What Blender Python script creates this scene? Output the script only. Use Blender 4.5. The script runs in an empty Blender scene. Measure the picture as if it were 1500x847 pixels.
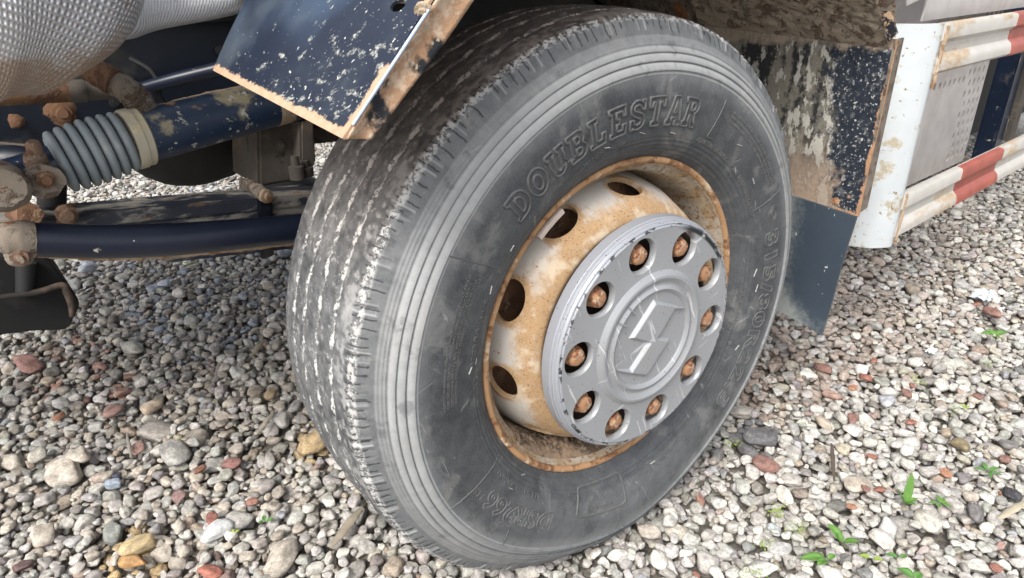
import bpy, bmesh, math, random
import numpy as np
from mathutils import Vector, Matrix
rnd = random.Random(7)
rs = np.random.RandomState(11)
C = bpy.context.scene.collection
SC = bpy.context.scene
PI = math.pi

# ------------------------------------------------------------------ camera
CW = np.array([-0.8394228, -0.825021, 1.0566739])
WR = np.array([[0.76264105, -0.28549248, 0.58040733],
               [-0.64665048, -0.31586295, 0.69431532],
               [-0.01489264, -0.90483404, -0.4255039]])
F = 1000.0
cam = bpy.data.cameras.new('camera'); camo = bpy.data.objects.new('camera', cam); C.objects.link(camo)
cam.sensor_width = 36; cam.lens = 36 * F / 1500; cam.clip_end = 500; cam.clip_start = 0.02
m = Matrix.Identity(4)
for i in range(3):
    m[i][0] = WR[i][0]; m[i][1] = -WR[i][1]; m[i][2] = -WR[i][2]; m[i][3] = CW[i]
camo.matrix_world = m
SC.camera = camo
SC.view_settings.view_transform = 'Standard'; SC.view_settings.look = 'None'
SC.view_settings.gamma = 1.0; SC.view_settings.exposure = 0.85
SC.cycles.max_bounces = 6; SC.cycles.use_denoising = True
# ------------------------------------------------------------------ sky and sun (bright overcast)
SUN_EL, SUN_AZ = 48, 205      # azimuth measured from +X, counter-clockwise
w = bpy.data.worlds.new("World"); SC.world = w; w.use_nodes = True
nt = w.node_tree; nt.nodes.clear()
sky = nt.nodes.new('ShaderNodeTexSky'); sky.sky_type = 'NISHITA'; sky.sun_disc = False
sky.sun_elevation = math.radians(SUN_EL); sky.sun_rotation = math.radians(90 - SUN_AZ)
sky.air_density = 1.0; sky.dust_density = 4.0; sky.ozone_density = 1.0
hs = nt.nodes.new('ShaderNodeHueSaturation'); hs.inputs['Saturation'].default_value = 0.35
hs.inputs['Value'].default_value = 1.25
bg = nt.nodes.new('ShaderNodeBackground'); bg.inputs['Strength'].default_value = 0.128
out = nt.nodes.new('ShaderNodeOutputWorld')
nt.links.new(sky.outputs[0], hs.inputs['Color']); nt.links.new(hs.outputs[0], bg.inputs['Color']); nt.links.new(bg.outputs[0], out.inputs['Surface'])
sl = bpy.data.lights.new('sun', 'SUN'); sl.energy = 1.4; sl.angle = math.radians(20); sl.color = (1.0, 0.96, 0.9)
so = bpy.data.objects.new('sun', sl); C.objects.link(so)
sd = Vector((math.cos(math.radians(SUN_AZ)) * math.cos(math.radians(SUN_EL)), math.sin(math.radians(SUN_AZ)) * math.cos(math.radians(SUN_EL)), math.sin(math.radians(SUN_EL))))
so.rotation_euler = sd.to_track_quat('Z', 'Y').to_euler()

# ------------------------------------------------------------------ helpers
def ray(u, v):
    d = WR @ np.array([(u - 750) / F, (v - 423.5) / F, 1.0]); return d / np.linalg.norm(d)
def pix(u, v, a, val):
    """the point of the plane axis a = val seen at photograph pixel u, v"""
    d = ray(u, v); s = (val - CW[a]) / d[a]; return Vector(CW + s * d)
def project(P):
    P = np.atleast_2d(P) - CW; c = P @ WR
    return np.c_[c[:, 0] / c[:, 2] * F + 750, c[:, 1] / c[:, 2] * F + 423.5, c[:, 2]]

def link(o, parent=None):
    C.objects.link(o)
    if parent is not None: o.parent = parent
    return o
def mesh_obj(name, verts, faces, mat=None, parent=None, smooth=True):
    me = bpy.data.meshes.new(name)
    me.from_pydata([tuple(map(float, v)) for v in verts], [], [tuple(int(i) for i in f) for f in faces])
    me.update()
    if smooth: me.polygons.foreach_set('use_smooth', [True] * len(me.polygons))
    if mat: me.materials.append(mat)
    return link(bpy.data.objects.new(name, me), parent)
def bm_obj(name, bm, mat=None, parent=None, smooth=True):
    me = bpy.data.meshes.new(name); bm.normal_update(); bm.to_mesh(me); bm.free()
    if smooth: me.polygons.foreach_set('use_smooth', [True] * len(me.polygons))
    if mat: me.materials.append(mat)
    return link(bpy.data.objects.new(name, me), parent)
def add_mod(o, kind, **kw):
    md = o.modifiers.new(kind.lower(), kind)
    for k, v in kw.items(): setattr(md, k, v)
    return md
def apply_mods(o):
    dg = bpy.context.evaluated_depsgraph_get(); dg.update()
    me = bpy.data.meshes.new_from_object(o.evaluated_get(dg), depsgraph=dg)
    o.modifiers.clear(); old = o.data; o.data = me; me.name = old.name
    return o
def edge_split_smooth(o, ang=35):
    """smooth shading with sharp edges past the angle"""
    me = o.data
    bm = bmesh.new(); bm.from_mesh(me)
    for e in bm.edges:
        if len(e.link_faces) == 2:
            e.smooth = e.calc_face_angle(0) < math.radians(ang)
    for f in bm.faces: f.smooth = True
    bm.to_mesh(me); bm.free()
def tag(o, label=None, cat=None, group=None, kind=None):
    for k, v in (('label', label), ('category', cat), ('group', group), ('kind', kind)):
        if v: o[k] = v
    return o

# ---- shader helpers
class M_:
    """small wrapper that keeps node code short"""
    def __init__(s, name):
        s.m = bpy.data.materials.new(name); s.m.use_nodes = True
        s.nt = s.m.node_tree; s.b = s.nt.nodes['Principled BSDF']
        s.tc = s.nt.nodes.new('ShaderNodeTexCoord')
    def n(s, t, **kw):
        x = s.nt.nodes.new(t)
        for k, v in kw.items(): setattr(x, k, v)
        return x
    def put(s, sock, v):
        if isinstance(v, bpy.types.NodeSocket): s.nt.links.new(v, sock)
        elif v is not None:
            if isinstance(v, (tuple, list)) and len(v) == 3 and sock.type == 'RGBA': v = (*v, 1)
            sock.default_value = v
    def vec(s, scale=(1, 1, 1), loc=(0, 0, 0), src=None, rot=(0, 0, 0)):
        mp = s.n('ShaderNodeMapping'); s.put(mp.inputs['Vector'], src or s.tc.outputs['Object'])
        mp.inputs['Scale'].default_value = scale; mp.inputs['Location'].default_value = loc; mp.inputs['Rotation'].default_value = rot
        return mp.outputs[0]
    def noise(s, scale, detail=4, rough=.55, vec=None, dist=0, color=False):
        x = s.n('ShaderNodeTexNoise'); x.inputs['Scale'].default_value = scale; x.inputs['Detail'].default_value = detail
        x.inputs['Roughness'].default_value = rough; x.inputs['Distortion'].default_value = dist
        s.put(x.inputs['Vector'], vec or s.tc.outputs['Object'])
        return x.outputs['Color' if color else 'Fac']
    def voro(s, scale, vec=None, feature='F1', out='Distance'):
        x = s.n('ShaderNodeTexVoronoi', feature=feature); x.inputs['Scale'].default_value = scale
        s.put(x.inputs['Vector'], vec or s.tc.outputs['Object']); return x.outputs[out]
    def mr(s, f, a, b, lo=0., hi=1., smooth=True):
        x = s.n('ShaderNodeMapRange', interpolation_type='SMOOTHSTEP' if smooth else 'LINEAR')
        s.put(x.inputs['Value'], f); s.put(x.inputs['From Min'], a); s.put(x.inputs['From Max'], b); s.put(x.inputs['To Min'], lo); s.put(x.inputs['To Max'], hi)
        return x.outputs[0]
    def math(s, op, a, b=0., c=None, clamp=False):
        x = s.n('ShaderNodeMath', operation=op, use_clamp=clamp); s.put(x.inputs[0], a); s.put(x.inputs[1], b)
        if c is not None: s.put(x.inputs[2], c)
        return x.outputs[0]
    def mix(s, f, a, b, mode='MIX'):
        x = s.n('ShaderNodeMix', data_type='RGBA', blend_type=mode); s.put(x.inputs[0], f); s.put(x.inputs[6], a); s.put(x.inputs[7], b); return x.outputs[2]
    def mixf(s, f, a, b):
        x = s.n('ShaderNodeMix', data_type='FLOAT'); s.put(x.inputs[0], f); s.put(x.inputs[2], a); s.put(x.inputs[3], b); return x.outputs[0]
    def attr(s, name, out='Fac', kind='GEOMETRY'):
        x = s.n('ShaderNodeAttribute', attribute_name=name, attribute_type=kind); return x.outputs[out]
    def bump(s, h, strength=.5, dist=.002, normal=None):
        x = s.n('ShaderNodeBump'); x.inputs['Strength'].default_value = strength; x.inputs['Distance'].default_value = dist
        s.put(x.inputs['Height'], h)
        if normal is not None: s.put(x.inputs['Normal'], normal)
        s.put(s.b.inputs['Normal'], x.outputs[0]); return x.outputs[0]
    def sep(s, src=None):
        x = s.n('ShaderNodeSeparateXYZ'); s.put(x.inputs[0], src or s.tc.outputs['Object']); return x.outputs
    def done(s, color, rough, metal=0., spec=None):
        s.put(s.b.inputs['Base Color'], color); s.put(s.b.inputs['Roughness'], rough); s.put(s.b.inputs['Metallic'], metal)
        if spec is not None: s.put(s.b.inputs['Specular IOR Level'], spec)
        return s.m

def weathered(name, base, rough=.45, metal=0., layers=(), var=.15, bump=.3, bd=.001, fine=300):
    """paint or metal with patches: each layer is (colour, noise scale, threshold, softness, roughness, vector scale)"""
    q = M_(name)
    n0 = q.noise(14, 5)
    col = q.mix(q.mr(n0, .3, .7), tuple(c * (1 - var) for c in base), tuple(min(1, c * (1 + var)) for c in base))
    ro = rough; h = q.math('MULTIPLY', q.noise(fine, 3), .15)
    for (c, sc, th, soft, rr, vs) in layers:
        v = q.vec(vs) if vs else None
        mk = q.mr(q.noise(sc, 7, .65, v), th, th + soft)
        cc = q.mix(q.noise(sc * 6, 3), tuple(x * .65 for x in c), tuple(min(1, x * 1.3) for x in c))
        col = q.mix(mk, col, cc); ro = q.mixf(mk, ro, rr)
        h = q.math('ADD', h, q.math('MULTIPLY', mk, q.math('ADD', .4, q.noise(sc * 12, 4))))
        metal_ = metal
    if bump: q.bump(h, bump, bd)
    if metal and layers:
        pass
    return q.done(col, ro, metal)

RUST = (.30, .125, .045); TAN = (.47, .31, .17); MUD = (.30, .24, .18); CHALK = (.56, .52, .44); NAVY = (.012, .022, .048); BLACK = (.010, .012, .018)
MT = {}
MT['navy'] = weathered('navy_paint', NAVY, .32, 0, [((.10, .09, .085), 9, .56, .12, .8, None), (CHALK, 30, .64, .03, .9, None), (TAN, 6, .66, .08, .9, None)])
MT['navy_clean'] = weathered('glossy_navy_paint', (.012, .017, .034), .36, 0, [(CHALK, 45, .69, .02, .9, None), ((.2, .17, .14), 9, .66, .06, .8, None)])
MT['frame_navy'] = weathered('frame_navy_paint', (.007, .011, .020), .4, 0, [((.05, .045, .04), 6, .5, .15, .85, None), (RUST, 9, .66, .06, .9, None), (CHALK, 60, .70, .02, .9, None)])
MT['coal0'] = weathered('hole_shade_black', (.006, .006, .006), .9)  # black of the sheet that stands for shade behind the shield holes
MT['dark'] = weathered('dark_underbody', (.012, .012, .013), .7, 0, [((.05, .042, .035), 5, .5, .2, .9, None)])
MT['casting'] = weathered('grimy_casting', (.11, .095, .08), .75, 0, [((.20, .16, .12), 9, .5, .12, .9, None), ((.04, .035, .03), 14, .6, .08, .9, None)], bump=.5)
MT['rust'] = weathered('rust', (.17, .09, .05), .9, 0, [((.12, .06, .035), 25, .5, .1, .95, None), ((.34, .23, .14), 30, .56, .1, .95, None)], bump=.8, bd=.002, fine=500)
MT['rustbolt'] = weathered('rust_bolt', (.36, .19, .10), .9, 0, [((.24, .09, .045), 60, .52, .08, .95, None), ((.52, .37, .25), 70, .56, .05, .95, None)], bump=.9, bd=.0015, fine=900)
MT['shelfmud'] = weathered('dry_shelf_mud', (.36, .295, .225), .97, 0, [((.20, .14, .10), 40, .52, .1, .97, None), ((.47, .40, .32), 60, .56, .1, .97, None), (RUST, 14, .68, .05, .95, None)], bump=1.0, bd=.003, fine=400)
MT['rustdull'] = weathered('dull_rust', (.17, .105, .07), .92, 0, [((.13, .065, .04), 60, .5, .1, .95, None), ((.29, .23, .175), 50, .54, .1, .95, None)], bump=.9, bd=.0015, fine=700)
MT['mudded'] = weathered('mud_caked_metal', (.20, .165, .13), .95, 0, [((.14, .09, .065), 34, .5, .12, .95, None), ((.33, .275, .22), 46, .56, .1, .95, None), (RUST, 12, .62, .05, .95, None)], bump=1.0, bd=.003, fine=400)
MT['tan'] = weathered('tan_dried_mud', (.38, .28, .19), .95, 0, [((.26, .14, .07), 22, .52, .1, .95, None), ((.50, .42, .32), 35, .58, .08, .95, None)], bump=.8, bd=.002)
MT['boot'] = weathered('grey_rubber_boot', (.24, .275, .29), .62, 0, [((.38, .40, .40), 12, .5, .2, .8, None)], var=.1, bump=.2)
MT['bootring'] = weathered('dusty_clamp', (.42, .38, .29), .6, 0, [((.6, .5, .3), 20, .5, .2, .8, None)], bump=.3)
MT['spring'] = weathered('dirty_spring_steel', (.03, .035, .05), .55, 0, [((.24, .225, .20), 14, .47, .08, .9, (.5, 1, 1.4)), ((.20, .125, .08), 18, .57, .1, .9, (.5, 1, 1.4))], bump=.4)
MT['white'] = weathered('chipped_white_paint', (.52, .555, .57), .38, 0, [((.42, .37, .28), 17, .552, .08, .8, None), ((.24, .17, .11), 44, .625, .03, .9, None)], var=.04, bump=.25)
MT['railwhite'] = weathered('stained_white_paint', (.50, .48, .44), .42, 0, [((.44, .34, .23), 9, .53, .10, .8, (.3, 1, 1)), ((.26, .15, .08), 26, .70, .03, .9, None)], var=.06, bump=.3)
MT['red'] = weathered('faded_red_marking', (.33, .08, .055), .42, 0, [((.42, .20, .14), 10, .6, .1, .7, (.3, 1, 1))], var=.15, bump=.2)
MT['plate'] = weathered('dull_galvanised_plate', (.52, .49, .475), .42, .15, [((.42, .37, .34), 4, .5, .2, .7, (1, 1, .25))], var=.1, bump=.15)

# ------------------------------------------------------------------ wheel frame
MW = Matrix(((-0.0688213, 0.9197033, -0.3865352, 0), (-0.9976251, -0.0623682, 0.029228, 0), (0.0027735, 0.3876288, 0.9218114, .485), (0, 0, 0, 1)))
MWn = np.array(MW)[:3, :3]; HC = .485; R0 = .515
ZR = MWn[2]                      # world z = HC + ZR . p

SX = np.array([.427, .420, .400, .380, .360, .335, .315, .303, .292])
SY = np.array([.1665, .1672, .168, .1675, .165, .159, .149, .139, .127])
def prof_x(r):
    """sidewall x over radius, outer side"""
    r = np.asarray(r, float)
    rr = np.array([.292, .303, .315, .335, .360, .380, .400, .430, .445, .456, .468, .478, .490, .507])
    xx = np.array([.127, .139, .149, .159, .165, .1675, .1678, .1655, .160, .1550, .1475, .140, .1335, .124])
    return np.interp(r, rr, xx)
def deform(P):
    """tyre under load: flat where it meets the ground, sidewall bulging above it"""
    P = np.array(P, float)
    d = -(P[:, 1] * ZR[1] + P[:, 2] * ZR[2]); rr = np.hypot(P[:, 1], P[:, 2]) + 1e-9
    a = np.arccos(np.clip(d / rr, -1, 1))
    bul = .012 * np.exp(-(a / .42) ** 2) * np.clip((rr - .31) / .1, 0, 1) * np.clip((.515 - rr) / .07 + .15, 0, 1)
    P[:, 0] += np.sign(P[:, 0]) * bul
    lim = HC - .004
    over = np.maximum(d - lim, 0)
    P[:, 1] += over * ZR[1]; P[:, 2] += over * ZR[2]
    sq = .010 * np.exp(-(a / .42) ** 2) * np.clip((rr - .42) / .08, 0, 1) # shoulders pull in a little
    P[:, 1] *= 1 - sq * .8; P[:, 2] *= 1 - sq * .8
    return P
def lattice(seed, nu, nv):
    return np.random.RandomState(seed).rand(nu, nv)
def vnoise(u, v, seed, period=None):
    """value noise, u wraps at period"""
    n = 512; L = lattice(seed, n, n)
    pu = period or n
    iu = np.floor(u).astype(int); iv = np.floor(v).astype(int); fu = u - iu; fv = v - iv
    fu = fu * fu * (3 - 2 * fu); fv = fv * fv * (3 - 2 * fv)
    a = L[iu % pu % n, iv % n]; b = L[(iu + 1) % pu % n, iv % n]; c = L[iu % pu % n, (iv + 1) % n]; d = L[(iu + 1) % pu % n, (iv + 1) % n]
    return (a * (1 - fu) + b * fu) * (1 - fv) + (c * (1 - fu) + d * fu) * fv

truck = bpy.data.objects.new('cargo_truck', None); C.objects.link(truck)
tag(truck, 'navy heavy truck with dusty front wheel and white side rail, parked on gravel', 'truck')

def build_tyre():
    NA = 1320
    prof = [(-.118, .287), (-.140, .303), (-.158, .335), (-.166, .38), (-.164, .43), (-.150, .466), (-.134, .488), (-.124, .5045)]
    kind = [0] * len(prof)
    for x in np.arange(-.120, .1185, .0021):
        prof.append((x, R0 + .0015 - .0085 * (abs(x) / .12) ** 2.2)); kind.append(1)
    prof += [(.1205, .5055), (.1228, .503)]; kind += [1, 2]
    for r in np.arange(.5005, .4785, -.0022): prof.append((float(prof_x(r)), r)); kind.append(2)
    for r in np.arange(.4785, .4265, -.0011): prof.append((float(prof_x(r)), r)); kind.append(3)
    for r in np.arange(.4260, .334, -.004): prof.append((float(prof_x(r)), r)); kind.append(4)
    for r in np.arange(.333, .291, -.0014): prof.append((float(prof_x(r)), r)); kind.append(5)
    prof = np.array(prof); kind = np.array(kind); NP = len(prof)
    th = np.arange(NA) * 2 * PI / NA
    X = np.repeat(prof[None, :, 0], NA, 0); Rr = np.repeat(prof[None, :, 1], NA, 0); T = np.repeat(th[:, None], NP, 1); K = np.repeat(kind[None], NA, 0)
    dust = np.zeros_like(X)
    # tread: four zigzag grooves, worn shallow and filled with pale dirt
    tr = K == 1
    nz = vnoise(T / (2 * PI) * 210, X * 90 + 50, 3, 210); nz2 = vnoise(T / (2 * PI) * 60, X * 25 + 50, 4, 60); nz3 = vnoise(T / (2 * PI) * 620, X * 260 + 80, 5, 500)
    Rr = Rr + tr * ((nz - .5) * .0014 + (nz3 - .5) * .0009)
    g_all = np.zeros_like(X)
    for k, xc in enumerate((-.070, -.024, .024, .072)):
        zz = xc + .0030 * (2 * np.abs(((T * 62 / (2 * PI) + .37 * k) % 1) * 2 - 1) - 1)
        dd = np.abs(X - zz)
        g = np.clip(1 - (dd - .0016 - .0016 * (nz2 - .5)) / .0022, 0, 1) * tr
        g_all = np.maximum(g_all, g)
        # edge sipes
        ph = (T * 248 / (2 * PI) + .5 * k) % 1
        sp = (np.abs(ph - .5) > .40) * (dd < .0095) * (dd > .003) * tr
        Rr = Rr - sp * .0014
    Rr = Rr - g_all * .0036 * (0.6 + .8 * nz2)
    dust += g_all * .12
    # shoulder pockets and serrations
    npk = 46
    pk = np.abs(((T * npk / (2 * PI)) % 1) - .5) * 2 * PI / npk          # angular distance from pocket centre
    pocket = np.clip((.0095 - pk) / .0025, 0, 1)
    on_face = (K == 2) & (Rr > .4865)
    X = X - pocket * (on_face) * .0036
    near_edge = tr & (X > .107)
    Rr = Rr - pocket * near_edge * np.clip((X - .112) / .004, 0, 1) * .005
    sp = ((T * npk * 5 / (2 * PI)) % 1)
    sip = np.clip((.11 - np.abs(sp - .5)) / .06, 0, 1)
    ln = vnoise(T / (2 * PI) * 230, T * 0 + 3, 9, 230)
    X = X - sip * ((K == 2) & (Rr > .484 + .016 * ln)) * .0015
    Rr = Rr - sip * (tr & (X > .1165 - .006 * ln)) * .0014
    # fine rings then wide pale bands
    ring = K == 3
    hh = np.zeros_like(X)
    for rc in (.4770, .4722, .4680): hh += .0014 * np.clip(1 - np.abs(Rr - rc) / .0017, 0, 1)
    for (ra, rb) in ((.4650, .4555), (.4555, .4430), (.4430, .4300)):
        inside = (Rr <= ra) & (Rr > rb)
        f = (ra - Rr) / (ra - rb)
        hh += inside * .0036 * np.sin(np.clip(f, 0, 1) * PI * .55) * np.clip((1.0 - f) / .14, 0, 1) ** .8
    X = X + ring * hh
    beadr = K == 5
    for rc in (.3265, .3190, .3115, .305): X = X + beadr * .0011 * np.clip(1 - np.abs(Rr - rc) / .0022, 0, 1)
    # moulding seams across the sidewall
    # ---------------- dust amounts
    ang = np.degrees(T) % 360
    dl = (ang - 247.2 + 180) % 360 - 180                                 # 0 straight down
    mott = vnoise(T / (2 * PI) * 90, X * 40 + 20, 12, 90); fine = vnoise(T / (2 * PI) * 420, X * 150 + 20, 13, 420)
    dust += tr * np.clip(.22 + .16 * (mott - .42) + .20 * (fine - .5), 0, 1)
    dust += tr * np.clip((X - .080) / .02, 0, 1) * np.clip((.120 - X) / .01, 0, 1) * np.clip(.02 + .5 * (fine - .35) + .6 * (mott - .4), 0, .45)
    rim_ = np.clip(1 - np.abs(pk - .0135) / .003, 0, 1); dust += (on_face | (tr & (X > .108))) * rim_ * .5
    dust += (K == 2) * (.27 + .10 * (fine - .5))
    dust += ring * (Rr > .466) * (.44 + .10 * (fine - .5))
    dust += ring * (Rr <= .466) * (.62 + .07 * (mott - .5) + .08 * (fine - .5))
    for (ra, rb) in ((.4650, .4555), (.4555, .4430), (.4430, .4300)): dust += ring * ((Rr <= ra) & (Rr > rb)) * (.5 - (ra - Rr) / (ra - rb)) * .34
    for rc in (.4653, .4558, .4433): dust -= ring * .22 * np.clip(1 - np.abs(Rr - rc) / .0022, 0, 1)
    low = np.clip(1 - np.abs(dl) / 75, 0, 1)
    dust -= ring * (Rr <= .466) * low * .30
    dust += (K == 4) * (.065 + .08 * (mott - .4) + .10 * low + .16 * np.clip((Rr - .405) / .02, 0, 1))
    dust += (K == 5) * .09
    brown = tr * np.clip(1.6 - np.abs(ang - 88) / 32, 0, 1)
    V = np.stack([X, Rr * np.cos(T), Rr * np.sin(T)], -1).reshape(-1, 3)
    V = deform(V)
    i = np.arange(NA)[:, None]; j = np.arange(NP - 1)[None]
    a = i * NP + j; b = ((i + 1) % NA) * NP + j
    Fc = np.stack([a, b, b + 1, a + 1], -1).reshape(-1, 4)
    me = bpy.data.meshes.new('tyre')
    me.vertices.add(len(V)); me.vertices.foreach_set('co', V.ravel())
    me.loops.add(Fc.size); me.loops.foreach_set('vertex_index', Fc.ravel())
    me.polygons.add(len(Fc)); me.polygons.foreach_set('loop_start', np.arange(len(Fc)) * 4)
    me.polygons.foreach_set('use_smooth', np.ones(len(Fc), bool)); me.update(); me.validate()
    for nm, arr in (('dust', dust), ('brown', brown), ('tread', tr.astype(float))):
        at = me.attributes.new(nm, 'FLOAT', 'POINT'); at.data.foreach_set('value', np.clip(arr, 0, 1).ravel().astype(np.float32))
    q = M_('tyre_rubber')
    dattr = q.attr('dust'); tread = q.attr('tread')
    n1 = q.noise(60, 6, .6); n2 = q.noise(420, 4, .6); n3 = q.noise(9, 4)
    # dried dust breaks up into crisp flecks: a sharp threshold that the dust amount moves
    crisp = q.noise(150, 9, .72, q.vec((1.0, 1, 1)), .3); crisp2 = q.noise(48, 9, .70, None, .5)
    fleck = q.mr(q.math('ADD', q.math('ADD', q.math('MULTIPLY', crisp, .55), q.math('MULTIPLY', crisp2, .45)), q.math('MULTIPLY', dattr, .30)), .600, .650)
    d = q.math('ADD', q.mixf(tread, dattr, q.math('MULTIPLY', dattr, .75)), q.math('MULTIPLY', q.math('SUBTRACT', n2, .5), .22))
    d = q.math('ADD', d, q.math('MULTIPLY', q.math('SUBTRACT', n1, .5), q.mixf(tread, .18, .34)))
    d = q.math('ADD', d, q.math('MULTIPLY', q.math('SUBTRACT', n3, .5), .08), clamp=True)
    rub = q.mix(n3, (.026, .030, .035), (.040, .044, .051))
    pale = q.mix(tread, (.44, .45, .45), (.53, .53, .52))
    pale = q.mix(q.attr('brown'), pale, (.38, .32, .28))
    rub = q.mix(q.math('MULTIPLY', q.attr('brown'), .8), rub, (.050, .042, .036))
    # chalky flakes on the tread
    fl = q.math('MULTIPLY', fleck, q.mixf(tread, .16, .52))
    d = q.math('MAXIMUM', d, fl)
    # the zigzag grooves, packed with pale dirt
    ox = q.sep(); th_ = q.math('DIVIDE', q.math('ARCTAN2', ox[2], ox[1]), 2 * PI); wob = q.math('MULTIPLY', q.math('SUBTRACT', q.noise(70, 4), .5), .006)
    gm = None
    for k_, xc_ in enumerate((-.070, -.024, .024, .072)):
        tri = q.math('SUBTRACT', q.math('MULTIPLY', q.math('PINGPONG', q.math('MULTIPLY', q.math('ADD', th_, 1.0), 124.0), 1.0), 2.0), 1.0)
        zz_ = q.math('ADD', q.math('ADD', q.math('MULTIPLY', tri, .0026), xc_), wob)
        m1_ = q.mr(q.math('ABSOLUTE', q.math('SUBTRACT', ox[0], zz_)), .0046, .0022)
        gm = m1_ if gm is None else q.math('MAXIMUM', gm, m1_)
    gm = q.math('MULTIPLY', gm, tread); packed = q.mr(q.math('ADD', q.math('MULTIPLY', crisp, .5), q.math('MULTIPLY', crisp2, .5)), .44, .50)
    rub = q.mix(q.math('MULTIPLY', gm, .95), rub, (.008, .008, .008))
    d = q.math('MAXIMUM', d, q.math('MULTIPLY', q.math('MULTIPLY', gm, packed), .95))
    col = q.mix(d, rub, pale)
    # soft dust stains and dry rubbed patches on the sidewall
    stain = q.math('MULTIPLY', q.mr(q.noise(13, 8, .68, None, .6), .53, .64), q.math('SUBTRACT', 1, tread)); col = q.mix(q.math('MULTIPLY', stain, .26), col, (.30, .295, .28))
    dk = q.mr(q.noise(19, 7, .66, q.vec((1, 1, 1), (4, 1, 2))), .56, .66); col = q.mix(q.math('MULTIPLY', dk, .38), col, (.024, .026, .029))
    scr = q.mr(q.noise(15, 4, .6, q.vec((1, .5, 5.0), rot=(.9, 0, 0)), .8), .672, .684); col = q.mix(q.math('MULTIPLY', scr, .35), col, (.33, .33, .32))
    # fine moulded cuts round the shoulder, each a different length
    r3 = q.math('SQRT', q.math('ADD', q.math('MULTIPLY', ox[1], ox[1]), q.math('MULTIPLY', ox[2], ox[2])))
    cell_ = q.math('MULTIPLY', q.math('ADD', th_, 1.0), 230.0); wn = q.n('ShaderNodeTexWhiteNoise', noise_dimensions='1D'); q.put(wn.inputs['W'], q.math('FLOOR', cell_)); rv = wn.outputs['Value']
    ln_ = q.mr(q.math('ABSOLUTE', q.math('SUBTRACT', q.math('FRACT', q.math('ADD', cell_, q.math('MULTIPLY', q.math('SUBTRACT', q.noise(90, 3), .5), .5))), .5)), .13, .06)
    zone = q.math('MULTIPLY', q.mr(r3, q.math('ADD', .480, q.math('MULTIPLY', rv, .020)), q.math('ADD', .483, q.math('MULTIPLY', rv, .020))), q.mr(ox[0], .108, .114))
    cuts_ = q.math('MULTIPLY', ln_, zone); col = q.mix(q.math('MULTIPLY', cuts_, .75), col, (.016, .017, .018))
    edge_w = q.math('MULTIPLY', q.math('MULTIPLY', q.mr(r3, .4985, .503), q.mr(ox[0], .113, .118)), q.mr(q.math('ADD', crisp, q.math('MULTIPLY', crisp2, .6)), .76, .86)); col = q.mix(q.math('MULTIPLY', edge_w, .75), col, (.56, .55, .53))
    # scuffs: thin pale scratches
    sc_ = q.mr(q.noise(26, 3, .5, q.vec((1, 3.0, .6), rot=(.6, 0, 0)), 1.5), .70, .72)
    col = q.mix(q.math('MULTIPLY', sc_, .35), col, (.35, .35, .34))
    h = q.math('ADD', q.math('ADD', q.math('MULTIPLY', n2, .5), q.math('MULTIPLY', crisp, 1.1)), q.math('MULTIPLY', fl, .5)); q.bump(h, .5, .0014)
    q.done(col, q.mixf(d, .55, .92), 0, .4)
    me.materials.append(q.m)
    o = bpy.data.objects.new('tyre', me); link(o, truck); o.matrix_parent_inverse = Matrix.Identity(4); o.matrix_world = MW
    return o
tyre = build_tyre()
bpy.context.view_layer.update()

q = M_('raised_rubber')
n1 = q.noise(120, 4)
MT['letter'] = q.done(q.mix(n1, (.052, .055, .059), (.135, .135, .132)), .72)
q = M_('scuffed_rubber'); MT['scuff'] = q.done(q.mix(q.noise(200, 3), (.22, .22, .21), (.45, .45, .43)), .85)

def to_sidewall(P, th0, r0):
    """flat lettering (x along, y up, z proud) laid clockwise on the sidewall from angle th0 with its foot at radius r0"""
    P = np.array(P, float); rm = r0 + .5 * max(P[:, 1].max(), .001)
    t = math.radians(th0) - P[:, 0] / rm; r = r0 + P[:, 1]
    V = np.stack([prof_x(r) + P[:, 2], r * np.cos(t), r * np.sin(t)], -1)
    return deform(V)
def put_wheel_part(name, V, Fc, mat, parent=None, smooth=True):
    o = mesh_obj(name, V, Fc, mat, None, smooth); o.parent = parent or truck
    if parent is None or parent is truck: o.matrix_world = MW
    return o
def ridge(poly, w=.0030, h=.0019, closed=True):
    """a raised bead along a 2D polyline"""
    P = np.array(poly, float); n = len(P); V = []; Fc = []
    for i in range(n):
        a = P[(i - 1) % n] if closed or i else P[i]; b = P[i]; c = P[(i + 1) % n] if closed or i < n - 1 else P[i]
        t1 = b - a; t2 = c - b
        if np.linalg.norm(t1) < 1e-9: t1 = t2
        if np.linalg.norm(t2) < 1e-9: t2 = t1
        t1 = t1 / (np.linalg.norm(t1) + 1e-12); t2 = t2 / (np.linalg.norm(t2) + 1e-12)
        n1 = np.array([-t1[1], t1[0]]); n2 = np.array([-t2[1], t2[0]]); mm = n1 + n2; mm /= max(np.linalg.norm(mm), 1e-6)
        k = 1 / max(.45, mm @ n1)
        for (o_, z_) in ((-w / 2, -.0006), (-w / 4, h), (w / 4, h), (w / 2, -.0006)):
            V.append((*(b + mm * o_ * k), z_))
    for i in range(n if closed else n - 1):
        j = (i + 1) % n
        for k in range(3): Fc.append((i * 4 + k, i * 4 + k + 1, j * 4 + k + 1, j * 4 + k))
    return V, Fc
def resample(poly, step=.004, closed=True):
    P = [np.array(p, float) for p in poly]; out_ = []
    n = len(P)
    for i in range(n if closed else n - 1):
        a, b = P[i], P[(i + 1) % n]; k = max(1, int(np.linalg.norm(b - a) / step))
        for t in range(k): out_.append(a + (b - a) * t / k)
    if not closed: out_.append(P[-1])
    return out_
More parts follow.
